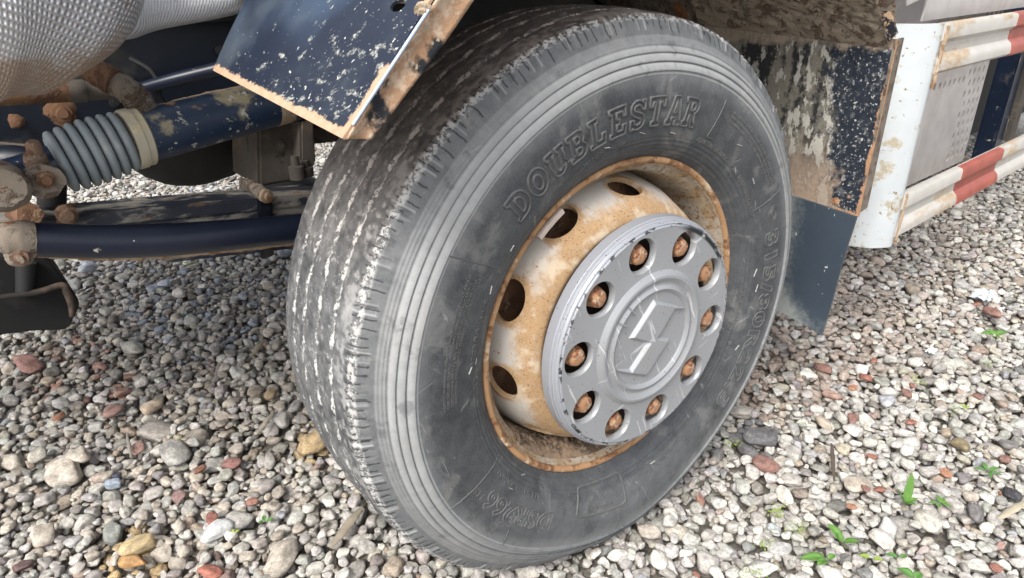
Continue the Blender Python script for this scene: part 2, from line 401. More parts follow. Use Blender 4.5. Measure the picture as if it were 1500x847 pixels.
def arc(cx, cy, rx, ry, a0, a1, n=8):
    return [(cx + rx * math.cos(math.radians(a0 + (a1 - a0) * i / n)), cy + ry * math.sin(math.radians(a0 + (a1 - a0) * i / n))) for i in range(n + 1)]
SLAB = {
 'D': [[(0, 0), (0, .17), (.12, .17), (.12, .83), (0, .83), (0, 1), (.46, 1)] + arc(.46, .5, .48, .5, 80, -80) + [(.46, 0)], [(.36, .2), (.36, .8), (.46, .8)] + arc(.46, .5, .22, .3, 80, -80, 6) + [(.46, .2)]],
 'O': [arc(.47, .5, .47, .5, 0, 342, 18), arc(.47, .5, .21, .29, 0, 337, 14)],
 'U': [[(0, 1), (.42, 1), (.42, .83), (.34, .83), (.34, .36)] + arc(.48, .34, .14, .17, 180, 360, 6) + [(.62, .83), (.54, .83), (.54, 1), (.94, 1), (.94, .83), (.86, .83), (.86, .34)] + arc(.48, .34, .38, .34, 0, -180, 10) + [(.1, .83), (0, .83)]],
 'B': [[(0, 0), (0, .17), (.12, .17), (.12, .83), (0, .83), (0, 1), (.55, 1)] + arc(.55, .76, .3, .24, 80, -50, 6) + arc(.58, .28, .34, .28, 60, -80, 7) + [(.5, 0)], [(.36, .17), (.36, .42), (.52, .42)] + arc(.52, .295, .14, .125, 80, -80, 4) + [(.5, .17)], [(.36, .58), (.36, .83), (.5, .83)] + arc(.5, .705, .12, .12, 80, -80, 4)],
 'L': [[(0, 0), (0, .17), (.12, .17), (.12, .83), (0, .83), (0, 1), (.5, 1), (.5, .83), (.37, .83), (.37, .2), (.66, .2), (.66, .4), (.86, .4), (.86, 0)]],
 'E': [[(0, 0), (0, .17), (.12, .17), (.12, .83), (0, .83), (0, 1), (.86, 1), (.86, .66), (.68, .66), (.68, .82), (.37, .82), (.37, .6), (.52, .6), (.52, .42), (.37, .42), (.37, .18), (.70, .18), (.70, .36), (.9, .36), (.9, 0)]],
 'S': [[(.04, .02), (.04, .36), (.22, .36)] + arc(.44, .29, .2, .12, 200, 350, 6) + [(.62, .34), (.2, .5), (.05, .62)] + arc(.42, .72, .38, .28, 175, 60, 6) + [(.66, .9), (.7, .98), (.84, .98), (.84, .66), (.66, .66)] + arc(.42, .74, .2, .1, 20, 170, 6) + [(.26, .66), (.7, .52), (.86, .38)] + arc(.48, .28, .4, .28, 0, -110, 7) + [(.22, .06), (.2, .02)]],
 'T': [[(0, 1), (.9, 1), (.9, .66), (.74, .66), (.7, .82), (.58, .82), (.58, .17), (.7, .17), (.7, 0), (.2, 0), (.2, .17), (.32, .17), (.32, .82), (.2, .82), (.16, .66), (0, .66)]],
 'A': [[(0, 0), (0, .17), (.07, .17), (.33, 1), (.66, 1), (.92, .17), (1, .17), (1, 0), (.6, 0), (.6, .17), (.67, .17), (.64, .26), (.36, .26), (.33, .17), (.4, .17), (.4, 0)], [(.41, .42), (.59, .42), (.5, .78)]],
 'R': [[(0, 0), (0, .17), (.12, .17), (.12, .83), (0, .83), (0, 1), (.55, 1)] + arc(.55, .74, .3, .26, 80, -70, 6) + [(.7, .46), (.82, .17), (.92, .17), (.92, 0), (.66, 0), (.46, .4), (.37, .4), (.37, .17), (.47, .17), (.47, 0)], [(.37, .57), (.37, .83), (.5, .83)] + arc(.5, .7, .13, .13, 80, -80, 4)],
}
def slab_word(word, th0, th1, r0, h):
    rm = r0 + h / 2; total = math.radians(th0 - th1) * rm; adv = total / len(word)
    for k, ch in enumerate(word):
        V = []; Fc = []
        for poly in SLAB[ch]:
            P = [(k * adv + p[0] * adv * .90, p[1] * h) for p in poly]
            v, f = ridge(resample(P), w=.0036, h=.0023)
            b = len(V); V += v; Fc += [tuple(i + b for i in x) for x in f]
        put_wheel_part('raised_letter', to_sidewall(V, th0, r0), Fc, MT['letter'], tyre)
slab_word('DOUBLESTAR', 111.2, 48.9, .3500, .0445)

def text_mesh(s, size, outline):
    cu = bpy.data.curves.new('t', 'FONT'); cu.body = s; cu.size = 1.0; cu.resolution_u = 3
    if outline:
        cu.fill_mode = 'NONE'; cu.bevel_depth = outline; cu.bevel_resolution = 0; cu.offset = .035
        cu.space_character = 1.15
    else: cu.extrude = .0; cu.offset = .018; cu.space_character = 1.15
    o = bpy.data.objects.new('t', cu); C.objects.link(o)
    dg = bpy.context.evaluated_depsgraph_get()
    me = bpy.data.meshes.new_from_object(o.evaluated_get(dg), depsgraph=dg)
    V = np.array([v.co[:] for v in me.vertices]); Fc = [tuple(p.vertices) for p in me.polygons]
    bpy.data.objects.remove(o); bpy.data.curves.remove(cu); bpy.data.meshes.remove(me)
    return V, Fc
def sidewall_text(s, th0, th1, r0, h, outline=0, proud=.0011, name='raised_lettering', mat='letter'):
    V, Fc = text_mesh(s, 1, outline)
    x0, x1 = V[:, 0].min(), V[:, 0].max(); y0, y1 = V[:, 1].min(), V[:, 1].max()
    rm = r0 + h / 2; L = math.radians(th0 - th1) * rm
    sy = h / (y1 - y0); V[:, 0] = (V[:, 0] - x0) * L / (x1 - x0); V[:, 1] = (V[:, 1] - y0) * sy
    if outline: V[:, 2] = V[:, 2] * sy
    else:
        n = len(V); base = V.copy(); base[:, 2] = -.0005; V[:, 2] = proud
        # give the flat letters side walls
        ed = {}
        for f in Fc:
            for a, b in zip(f, f[1:] + f[:1]): ed[(a, b)] = 1
        sides = [(b, a, a + n, b + n) for (a, b) in ed if (b, a) not in ed]
        V = np.r_[V, base]; Fc = Fc + sides
    return put_wheel_part(name, to_sidewall(V, th0, r0), Fc, MT[mat], tyre, smooth=False)
sidewall_text('DSR266', -142.6, -171.5, .3560, .0370, outline=.032)
sidewall_text('HS', -172.6, -177.0, .374, .012)
sidewall_text('315/80R22.5', -7.6, -68, .3600, .0400, outline=.032)
sidewall_text('MADE IN CHINA', 89.1, 74.2, .3290, .0085)
sidewall_text('REGROOVABLE', 148.6, 131.0, .3300, .0090)
sidewall_text('QINGDAO DOUBLESTAR TIRE INDUSTRIAL CO.,LTD', 45.6, 2.2, .3310, .0095)
sidewall_text('ALL STEEL RADIAL', -150.5, -174.0, .3290, .0085)
sidewall_text('TUBELESS', -26.5, -39.0, .3170, .0080)
sidewall_text('156/150', -45, -56, .3210, .0080)
sidewall_text('STANDARD LOAD', -84, -104, .3400, .0085)
lines = ['SAFETY WARNING SERIOUS INJURY MAY RESULT FROM', 'TIRE FAILURE DUE TO UNDERINFLATION OVERLOADING', 'EXPLOSION OF TIRE RIM ASSEMBLY DUE TO IMPROPER', 'MOUNTING ONLY TRAINED PERSONS SHOULD MOUNT TIRE']
for k, s in enumerate(lines): sidewall_text(s, 157.5 - k * .3, 126.5 + (0, 1.4, .3, 0)[k], .3830 - k * .0066, .0046, proud=.0010)
for k, s in enumerate(['MAX LOAD SINGLE 3750 KG 8270 LBS AT 850 KPA COLD', 'MAX LOAD DUAL 3350 KG 7390 LBS AT 850 KPA COLD', 'TREAD 4 PLIES STEEL CORD SIDEWALL 1 PLY STEEL']):
    sidewall_text(s, 37.2, 6.6 + k * .4, .3985 - k * .0078, .0054, proud=.0010)
def sidewall_line(pts, w=.0018, h=.0012, name='mould_line', mat='letter', closed=False):
    """a thin raised line through (angle, radius) points"""
    P = [(math.radians(-t) * .37, r) for t, r in pts]; P = resample(P, .004, closed)
    V, Fc = ridge(P, w, h, closed); V = np.array(V)
    th = -V[:, 0] / .37; r = V[:, 1]
    W = np.stack([prof_x(r) + V[:, 2], r * np.cos(th), r * np.sin(th)], -1)
    put_wheel_part(name, deform(W), Fc, MT[mat], tyre)
sidewall_line([(41.6, .411), (42.6, .346), (39.7, .3462)])
sidewall_line([(3.2, .427), (3.5, .3392), (7.7, .3317)])
sidewall_line([(-2.2 + 3 * math.sin(math.radians(a)) * .9 * (1 - a / 1400), .3848 + .016 * math.cos(math.radians(a)) * (1 - a / 1400)) for a in range(0, 1000, 30)], w=.0016)
b0, b1 = -133.2, -113.4
sidewall_line([(b0, .320), (b0 + 1.5, .3165), (b1 - 1.5, .3150), (b1, .318), (b1, .371), (b1 - 1.5, .3745), (b0 + 1.2, .3690), (b0, .366)], w=.0036, h=.0024, closed=True)
sidewall_text('DOUBLESTAR', -119, -129, .358, .006, proud=.0009)
sidewall_line([(122.5, .3150), (124.5, .4290)], w=.0018)
sidewall_line([(-176.5, .3150), (-177.5, .4290)], w=.0014)
sidewall_line([(-116, .377), (-117, .425)], w=.0016)
sidewall_line([(-157, .4), (-155.5, .43)], w=.0016)
# small moulded vent stubs and dashes
for t, r in ((82, .3420), (70, .3445), (58, .3380), (118, .3330), (148.8, .3255), (150.5, .3400), (129.5, .3330), (24, .3390), (30, .3650), (15, .3580), (-19, .3440), (-25, .352), (-47, .348), (-160, .3100), (-164, .3400), (-98, .338)):
    sidewall_line([(t, r), (t - 1.7 - rnd.random(), r + rnd.uniform(-.006, .006))], w=.0017, h=.0016, mat='scuff')

# ------------------------------------------------------------------ rim
def lathe(prof, n=180, closed=True):
    V = []; Fc = []; m_ = len(prof)
    for i in range(n):
        t = 2 * PI * i / n
        for x, r in prof: V.append((x, r * math.cos(t), r * math.sin(t)))
    for i in range(n):
        for j in range(m_ if closed else m_ - 1):
            a = i * m_ + j; b = i * m_ + (j + 1) % m_; c = ((i + 1) % n) * m_ + (j + 1) % m_; d = ((i + 1) % n) * m_ + j
            Fc.append((a, b, c, d))
    return V, Fc
def cutters(fn, mat_=None):
    bm = bmesh.new(); fn(bm); me = bpy.data.meshes.new('cut'); bm.to_mesh(me); bm.free()
    o = bpy.data.objects.new('cut', me); C.objects.link(o); return o
def cut(o, fn):
    c = cutters(fn); md = add_mod(o, 'BOOLEAN', object=c, operation='DIFFERENCE', solver='EXACT', use_self=fn.__name__ == 'fn')
    apply_mods(o); bpy.data.objects.remove(c)
def frame_at(x, r, ang, normal_x, normal_r, sx, sy):
    """matrix with z along the surface normal, x tangential, y along the profile"""
    t = math.radians(ang); e = Vector((0, math.cos(t), math.sin(t))); tg = Vector((0, -math.sin(t), math.cos(t)))
    nz = (Vector((1, 0, 0)) * normal_x + e * normal_r).normalized(); ny = nz.cross(tg)
    M = Matrix.Identity(4)
    p = Vector((x, 0, 0)) + e * r
    for i in range(3): M[i][0] = tg[i] * sx; M[i][1] = ny[i] * sy; M[i][2] = nz[i]; M[i][3] = p[i]
    return M

def rim_material():
    q = M_('rusty_white_rim')
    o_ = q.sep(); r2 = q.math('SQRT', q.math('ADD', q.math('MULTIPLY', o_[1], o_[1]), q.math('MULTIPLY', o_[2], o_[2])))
    n = q.noise(20, 6, .65); nf = q.noise(110, 6, .7); nl = q.noise(5, 3)
    # rust grows towards the middle and along every edge (attribute)
    inner = q.mr(r2, .244, .214)
    amount = q.math('ADD', q.math('MULTIPLY', inner, .42), q.math('MULTIPLY', q.attr('edge'), .50))
    f = q.math('ADD', amount, q.math('ADD', q.math('MULTIPLY', n, .75), q.math('MULTIPLY', nf, .45)))
    mk = q.mr(f, .62, .98)
    rust = q.mix(nf, (.30, .175, .085), (.52, .36, .20)); rust = q.mix(q.mr(q.noise(300, 3), .55, .7), rust, (.20, .10, .05)); rust = q.mix(q.mr(q.noise(28, 5), .5, .68), rust, (.56, .46, .34))
    white = q.mix(nl, (.44, .41, .37), (.60, .575, .54)); white = q.mix(q.mr(q.noise(13, 6, .7), .5, .72), white, (.50, .40, .29))
    specks = q.mr(q.noise(160, 3, .6), .655, .70)
    white = q.mix(specks, white, (.33, .15, .06))
    col = q.mix(mk, white, rust); col = q.mix(q.mr(r2, .200, .192), col, (.035, .022, .016))  # disc middle darkened: shade behind the cap holes painted into the colour
    q.bump(q.math('ADD', q.math('MULTIPLY', mk, q.noise(260, 4)), q.math('MULTIPLY', q.noise(40, 3), .3)), .7, .0014)
    return q.done(col, q.mixf(mk, .45, .92))
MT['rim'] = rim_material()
MT['lip'] = weathered('rusty_rim_lip', (.38, .22, .11), .85, 0, [((.20, .095, .045), 30, .5, .1, .95, None), ((.58, .44, .30), 24, .56, .08, .8, None)], bump=.7, bd=.0012)
q = M_('muddy_barrel')
n = q.noise(16, 6, .65); nf = q.noise(120, 5, .7)
col = q.mix(q.mr(n, .4, .62), (.30, .22, .13), (.40, .36, .30)); col = q.mix(q.mr(nf, .52, .6), col, (.22, .11, .05))
q.bump(q.math('ADD', n, nf), .7, .002); MT['barrel'] = q.done(col, .95)

# flange and barrel
lip = [(.119, .2845), (.1235, .2895), (.1270, .2935), (.1305, .2955), (.1335, .2945), (.1350, .2915), (.1345, .2880), (.1325, .2855), (.1290, .2835)]
V, Fc = lathe(lip, 240); rimlip = put_wheel_part('rim_flange', V, Fc, MT['lip'])
bar = [(.1290, .2835), (.1240, .2820), (.1180, .2770), (.1120, .2705), (.1030, .2670), (.0850, .2640), (.0600, .2620), (.0300, .2580), (0, .2560), (-.05, .2560), (-.12, .27), (-.12, .275), (-.05, .262), (.03, .266), (.0600, .268), (.0850, .270), (.1030, .2730), (.1120, .2765), (.119, .2845)]
V, Fc = lathe(bar, 200); rimbar = put_wheel_part('rim_barrel', V, Fc, MT['barrel'])
# disc with ten hand holes
dprof = [(.020, .2570), (.045, .2535), (.070, .2490), (.090, .2430), (.108, .2360), (.124, .2280), (.138, .2170), (.147, .2050), (.152, .1900), (.154, .1600), (.154, .09), (.146, .09), (.146, .1600), (.143, .1880), (.138, .2000), (.130, .2100), (.117, .2200), (.102, .2280), (.085, .2340), (.066, .2400), (.043, .2450), (.020, .2470)]
def fine_prof(p, k=3):
    o_ = []
    n_ = len(p)
    for i in range(n_):
        a, b = np.array(p[i]), np.array(p[(i + 1) % n_])
        for t in range(k): o_.append(tuple(a + (b - a) * t / k))
    return o_
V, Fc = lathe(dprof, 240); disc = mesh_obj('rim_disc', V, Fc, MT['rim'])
HOLE_ANG = [61 + 36 * k for k in range(10)]
def hand_holes(bm):
    for a in HOLE_ANG:
        bmesh.ops.create_cone(bm, cap_ends=True, segments=28, radius1=1, radius2=1, depth=.07, matrix=frame_at(.0965, .237, a, .42, .91, .0350, .0270))
cut(disc, hand_holes); edge_split_smooth(disc, 40)
me = disc.data; nv = len(me.vertices); co = np.empty(nv * 3); me.vertices.foreach_get('co', co); co = co.reshape(-1, 3)
# subdivide lightly so the rust mask has vertices to live on
bm = bmesh.new(); bm.from_mesh(me); bmesh.ops.triangulate(bm, faces=[f for f in bm.faces if len(f.verts) > 4]); bm.to_mesh(me); bm.free()
nv = len(me.vertices); co = np.empty(nv * 3); me.vertices.foreach_get('co', co); co = co.reshape(-1, 3)
ed = np.zeros(nv)
for a in HOLE_ANG:
    Mi = frame_at(.0965, .237, a, .42, .91, .0350, .0270).inverted(); Mi = np.array(Mi)
    L = co @ Mi[:3, :3].T + Mi[:3, 3]; rr = np.hypot(L[:, 0], L[:, 1]); ed = np.maximum(ed, np.where(np.abs(L[:, 2]) < .05, np.clip(1 - (rr - 1) / .35, 0, 1), 0))
at = me.attributes.new('edge', 'FLOAT', 'POINT'); at.data.foreach_set('value', ed.astype(np.float32))
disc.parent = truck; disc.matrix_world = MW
# dark hub behind
V, Fc = lathe([(.150, .085), (.150, .02), (.02, .02), (.02, .14), (.13, .14), (.146, .10)], 60); put_wheel_part('hub', V, Fc, MT['dark'])
V, Fc = lathe([(.050, .12), (.050, .2415), (-.10, .2415), (-.10, .12)], 80); put_wheel_part('brake_drum', V, Fc, MT['rust'])
# caked mud in the bottom of the barrel
def mud_strip():
    n1, n2 = 220, 22; V = []
    for i in range(n1 + 1):
        t = math.radians(-172 + 118 * i / n1); e = math.sin(PI * i / n1) ** .5
        for j in range(n2 + 1):
            s = j / n2; x = .040 + .078 * s
            base = np.interp(x, [.03, .06, .085, .103, .112, .118], [.258, .262, .264, .267, .2705, .277])
            lump = float(vnoise(np.array([i * .45]), np.array([j * .9]), 31)[0] * .6 + vnoise(np.array([i * 1.3]), np.array([j * 2.1]), 32)[0] * .4)
            hgt = (.003 + .019 * lump * math.sin(PI * min(1, s * 1.0)) ** .7) * e
            r = base + .002 - hgt
            V.append((x, r * math.cos(t), r * math.sin(t)))
    Fc = [(i * (n2 + 1) + j, i * (n2 + 1) + j + 1, (i + 1) * (n2 + 1) + j + 1, (i + 1) * (n2 + 1) + j) for i in range(n1) for j in range(n2)]
    return put_wheel_part('caked_mud', V, Fc, MT['mudcake'])
MT['mudcake'] = weathered('brown_caked_mud', (.22, .155, .105), .98, 0, [((.11, .075, .05), 40, .5, .1, .98, None), ((.36, .29, .22), 60, .58, .06, .98, None)], bump=1, bd=.004, fine=300)
mud_strip()
# balance weight clipped to the rim
V = []; Fc = []
for i in range(13):
    t = math.radians(109.5 - 11.5 * i / 12)
    for x, r in ((.128, .2825), (.1385, .2840), (.1385, .2760), (.126, .2745)): V.append((x, r * math.cos(t), r * math.sin(t)))
for i in range(12):
    for k in range(4): Fc.append((i * 4 + k, i * 4 + (k + 1) % 4, i * 4 + 4 + (k + 1) % 4, i * 4 + 4 + k))
Fc += [(0, 1, 2, 3), (48, 51, 50, 49)]
bw = put_wheel_part('balance_weight', V, Fc, weathered('lead_weight', (.45, .38, .34), .8, 0, [(RUST, 30, .6, .1, .9, None)]), None, False)

# ------------------------------------------------------------------ hub cap
q = M_('silver_cap_paint')
n1 = q.noise(9, 4); scr1 = q.mr(q.noise(8, 3, .5, q.vec((1, 14, 1.2), rot=(.7, 0, 0)), .4), .66, .675); scr2 = q.mr(q.noise(7, 3, .5, q.vec((1, 1.2, 16), rot=(.35, 0, 0)), .4), .68, .69)
o_ = q.sep(); r2 = q.math('SQRT', q.math('ADD', q.math('MULTIPLY', o_[1], o_[1]), q.math('MULTIPLY', o_[2], o_[2])))
col = q.mix(n1, (.28, .29, .305), (.335, .345, .36))
col = q.mix(q.math('MULTIPLY', q.math('MAXIMUM', scr1, scr2), .75), col, (.60, .61, .62))
band = q.mr(r2, .196, .199)                                    # paler rim band
col = q.mix(band, col, (.34, .355, .39))
dirt = q.mr(q.noise(30, 6, .7), .55, .72); col = q.mix(q.math('MULTIPLY', dirt, .35), col, (.33, .31, .27))
ringd = q.math('MULTIPLY', q.mr(q.math('ABSOLUTE', q.math('SUBTRACT', r2, .1985)), .004, .0015), q.mr(q.noise(70, 5, .7), .52, .56))
col = q.mix(ringd, col, (.03, .03, .03))
chips = q.mr(q.noise(220, 2), .70, .72); col = q.mix(chips, col, (.06, .06, .06))
# rubber-black scrape on the upper right of the edge
an = q.math('ARCTAN2', o_[2], o_[1])
sc2 = q.math('MULTIPLY', q.math('MULTIPLY', q.mr(r2, .1885, .193), q.mr(r2, .2005, .198)), q.math('MULTIPLY', q.mr(an, .12, .22), q.mr(an, .95, .75)))
sc2 = q.math('MULTIPLY', sc2, q.mr(q.noise(40, 4), .3, .42)); col = q.mix(sc2, col, (.018, .02, .022))
q.bump(q.math('ADD', q.math('MULTIPLY', q.math('MAXIMUM', scr1, scr2), -.6), q.math('MULTIPLY', q.noise(90, 4), .25)), .25, .0006)
MT['cap'] = q.done(col, q.mixf(dirt, .42, .6), .2)
cp = [(.2015, .0), (.2015, .080), (.2020, .0850), (.2060, .0885), (.2075, .0915), (.2060, .0945), (.2035, .0975), (.2030, .1010), (.2055, .1060), (.2085, .1110), (.2080, .1150), (.2040, .1205), (.2015, .1235), (.2010, .128), (.2010, .1925), (.2015, .1965), (.2000, .1985), (.1990, .1992), (.1996, .2010), (.1985, .2030), (.1950, .2050), (.1930, .2050), (.1915, .2068), (.1880, .2075), (.1865, .2070), (.1850, .2085), (.1690, .2095), (.1670, .2085), (.1670, .2050), (.1850, .2030), (.1890, .1960), (.1900, .128), (.1900, .0)]
def lathe_solid(prof, n=240):
    """closed lathe whose first and last points lie on the axis"""
    V = [(prof[0][0], 0, 0), (prof[-1][0], 0, 0)]; mid = prof[1:-1]; m_ = len(mid); Fc = []
    for i in range(n):
        t = 2 * PI * i / n
        for x, r in mid: V.append((x, r * math.cos(t), r * math.sin(t)))
    for i in range(n):
        k = (i + 1) % n; Fc.append((0, 2 + k * m_, 2 + i * m_)); Fc.append((1, 2 + i * m_ + m_ - 1, 2 + k * m_ + m_ - 1))
        for j in range(m_ - 1): Fc.append((2 + i * m_ + j, 2 + k * m_ + j, 2 + k * m_ + j + 1, 2 + i * m_ + j + 1))
    return V, Fc
V, Fc = lathe_solid(cp)
capo = mesh_obj('hub_cap', V, Fc, MT['cap'])
bm = bmesh.new(); bm.from_mesh(capo.data); bmesh.ops.recalc_face_normals(bm, faces=bm.faces); bm.to_mesh(capo.data); bm.free()
NUT_ANG = [6.9 + 36 * k for k in range(10)]
def cap_holes(bm):
    for a in NUT_ANG:
        bmesh.ops.create_cone(bm, cap_ends=True, segments=40, radius1=.0282, radius2=.0282, depth=.06, matrix=frame_at(.195, .1615, a, 1, 0, 1, 1))
cut(capo, cap_holes)
def cap_bevels(bm):
    for a in NUT_ANG:
        bmesh.ops.create_cone(bm, cap_ends=True, segments=40, radius1=.0268, radius2=.0312, depth=.0085, matrix=frame_at(.1985, .1615, a, 1, 0, 1, 1))
cut(capo, cap_bevels)
edge_split_smooth(capo, 28)
capo.parent = truck; capo.matrix_world = MW
# emblem: angular zigzag mark, raised with sloping sides
EMB = [(0.0271, 0.0656), (0.0850, 0.0030), (0.0610, 0.0190), (0.0114, -0.0067), (0.0334, -0.0312), (-0.0355, -0.0592), (-0.0860, 0.0030), (-0.0604, -0.0228), (-0.0074, -0.0016), (-0.0387, 0.0374)]
def inset(poly, d):
    P = np.array(poly); n_ = len(P); area = sum(P[i][0] * P[(i + 1) % n_][1] - P[(i + 1) % n_][0] * P[i][1] for i in range(n_))
    s = 1 if area > 0 else -1; o_ = []
    for i in range(n_):
        a, b, c = P[i - 1], P[i], P[(i + 1) % n_]; t1 = (b - a) / np.linalg.norm(b - a); t2 = (c - b) / np.linalg.norm(c - b)
        n1 = np.array([-t1[1], t1[0]]) * s; n2 = np.array([-t2[1], t2[0]]) * s; mm = n1 + n2; l = np.linalg.norm(mm); mm /= l
        o_.append(b + mm * d / max(.5, mm @ n1))
    return o_
bm = bmesh.new(); rings = []
for d, x in ((-.0038, .2010), (-.0026, .2015), (.0022, .2072), (.0034, .2080)):
    rings.append([bm.verts.new((x, p[0], p[1])) for p in inset(EMB, d)])
for a, b in zip(rings, rings[1:]):
    for i in range(len(a)): bm.faces.new((a[i], a[(i + 1) % len(a)], b[(i + 1) % len(a)], b[i]))
f = bm.faces.new(rings[-1]); bmesh.ops.triangulate(bm, faces=[f]); bmesh.ops.recalc_face_normals(bm, faces=bm.faces)
bm_obj('emblem', bm, MT['cap'], capo, False)
# little notch marks on the emblem ring
for a in (104, 121):
    t = math.radians(a); V, Fc = ridge(resample([(.078 * math.cos(t), .078 * math.sin(t)), (.101 * math.cos(t + .02), .101 * math.sin(t + .02))], .004, False), .003, .002, False)
    mesh_obj('notch_rib', [(.2065 + v[2], v[0], v[1]) for v in V], Fc, MT['cap'], capo)
# wheel nuts: hexagonal nut with a rough stud end
def nut_meshes():
    bm = bmesh.new(); Mx = Matrix.Rotation(PI / 2, 4, 'Y')
    segs = 24
    rings = []
    prof = [(0, .0215), (.003, .0215), (.0035, .0195), (.027, .0190), (.031, .0170)]
    for x, r in prof:
        ring = []
        for k in range(segs):
            t = 2 * PI * k / segs
            hexf = (math.cos(PI / 6) / math.cos(((t + PI / 6) % (PI / 3)) - PI / 6)) if x >= .0045 else 1
            rr = r * (1 + (hexf - 1) * .9) * (1 + rs.uniform(-.03, .03)); ring.append(bm.verts.new((x + rs.uniform(-.0006, .0006), rr * math.cos(t), rr * math.sin(t))))
        rings.append(ring)
    for a, b in zip(rings, rings[1:]):
        for k in range(segs): bm.faces.new((a[k], a[(k + 1) % segs], b[(k + 1) % segs], b[k]))
    bm.faces.new(rings[-1]); me1 = bpy.data.meshes.new('wheel_nut'); bm.to_mesh(me1); bm.free()
    bm = bmesh.new(); rings = []
    for x, r in [(.024, .0150), (.030, .0158), (.036, .0154), (.041, .0148), (.0440, .0125), (.0450, .007)]:
        rings.append([bm.verts.new((x + rs.uniform(-.0007, .0007), r * (1 + rs.uniform(-.06, .06)) * math.cos(2 * PI * k / 18), r * (1 + rs.uniform(-.06, .06)) * math.sin(2 * PI * k / 18))) for k in range(18)])
    for a, b in zip(rings, rings[1:]):
        for k in range(18): bm.faces.new((a[k], a[(k + 1) % 18], b[(k + 1) % 18], b[k]))
    bm.faces.new(rings[-1]); me2 = bpy.data.meshes.new('stud_end'); bm.to_mesh(me2); bm.free()
    for me_ in (me1, me2):
        me_.materials.append(MT['rustbolt']); me_.polygons.foreach_set('use_smooth', [True] * len(me_.polygons))
    return me1, me2
me1, me2 = nut_meshes()
for k, a in enumerate(NUT_ANG):
    t = math.radians(a); n_ = bpy.data.objects.new('wheel_nut', me1); C.objects.link(n_); n_.parent = truck
    n_.matrix_world = MW @ Matrix.Scale(1.0, 4) @ Matrix.Translation((.1575, .1600 * math.cos(t), .1600 * math.sin(t))) @ Matrix.Rotation(rnd.uniform(0, 6), 4, 'X')
    e = bpy.data.objects.new('stud_end', me2); C.objects.link(e); e.parent = n_; e.rotation_euler[0] = rnd.uniform(0, 6); e.location = (-.003 + rnd.uniform(-.003, .002), 0, 0)

#@@REST
# ------------------------------------------------------------------ truck parts round the wheel
def smooth_path(P, n=6):
    P = [Vector(p) for p in P]; out_ = []
    for i in range(len(P) - 1):
        p0 = P[max(i - 1, 0)]; p1 = P[i]; p2 = P[i + 1]; p3 = P[min(i + 2, len(P) - 1)]
        for k in range(n):
            t = k / n
            out_.append(.5 * ((2 * p1) + (p2 - p0) * t + (2 * p0 - 5 * p1 + 4 * p2 - p3) * t * t + (3 * p1 - p0 - 3 * p2 + p3) * t ** 3))
    out_.append(P[-1]); return out_
def tube(name, pts, radii, mat, parent, seg=28, rough=0., sm=True, n=6, cap=True, squash=1.):
    """a round bar along points with a radius at each point; rough adds an uneven skin"""
    P = smooth_path(pts, n) if sm else [Vector(p) for p in pts]
    R_ = np.interp(np.linspace(0, len(pts) - 1, len(P)), range(len(pts)), radii)
    V = []; Fc = []
    up = Vector((0, 0, 1)); sd = rnd.random() * 50
    for i, p in enumerate(P):
        t = (P[min(i + 1, len(P) - 1)] - P[max(i - 1, 0)]).normalized()
        a = t.cross(up if abs(t.z) < .9 else Vector((1, 0, 0))).normalized(); b = a.cross(t)
        for k in range(seg):
            an = 2 * PI * k / seg; r = R_[i]
            if rough: r *= 1 + rough * (math.sin(an * 3 + i * .7 + sd) * .4 + math.sin(an * 7 + i * 1.9 + sd * 3) * .3 + (rnd.random() - .5) * .6)
            V.append(p + a * math.cos(an) * r + b * math.sin(an) * r * squash)
    m_ = len(P)
    for i in range(m_ - 1):
        for k in range(seg): Fc.append((i * seg + k, i * seg + (k + 1) % seg, (i + 1) * seg + (k + 1) % seg, (i + 1) * seg + k))
    if cap: Fc.append(tuple(range(seg - 1, -1, -1))); Fc.append(tuple((m_ - 1) * seg + k for k in range(seg)))
    o = mesh_obj(name, V, Fc, mat, parent); edge_split_smooth(o, 50); return o
def prism(name, poly, axis, a, b, mat, parent=None, bev=.0, smooth=False):
    """polygon (two coords) extruded along axis from a to b"""
    bm = bmesh.new(); n_ = len(poly)
    def P(p, t):
        q_ = list(p); q_.insert(axis, t); return bm.verts.new(q_)
    A = [P(p, a) for p in poly]; B = [P(p, b) for p in poly]
    bm.faces.new(A); bm.faces.new(B[::-1])
    for i in range(n_): bm.faces.new((A[i], B[i], B[(i + 1) % n_], A[(i + 1) % n_]))
    bmesh.ops.recalc_face_normals(bm, faces=bm.faces)
    if bev: bmesh.ops.bevel(bm, geom=list(bm.edges), offset=bev, segments=2, affect='EDGES', clamp_overlap=True)
    o = bm_obj(name, bm, mat, parent, smooth); edge_split_smooth(o, 40) if smooth else None
    return o
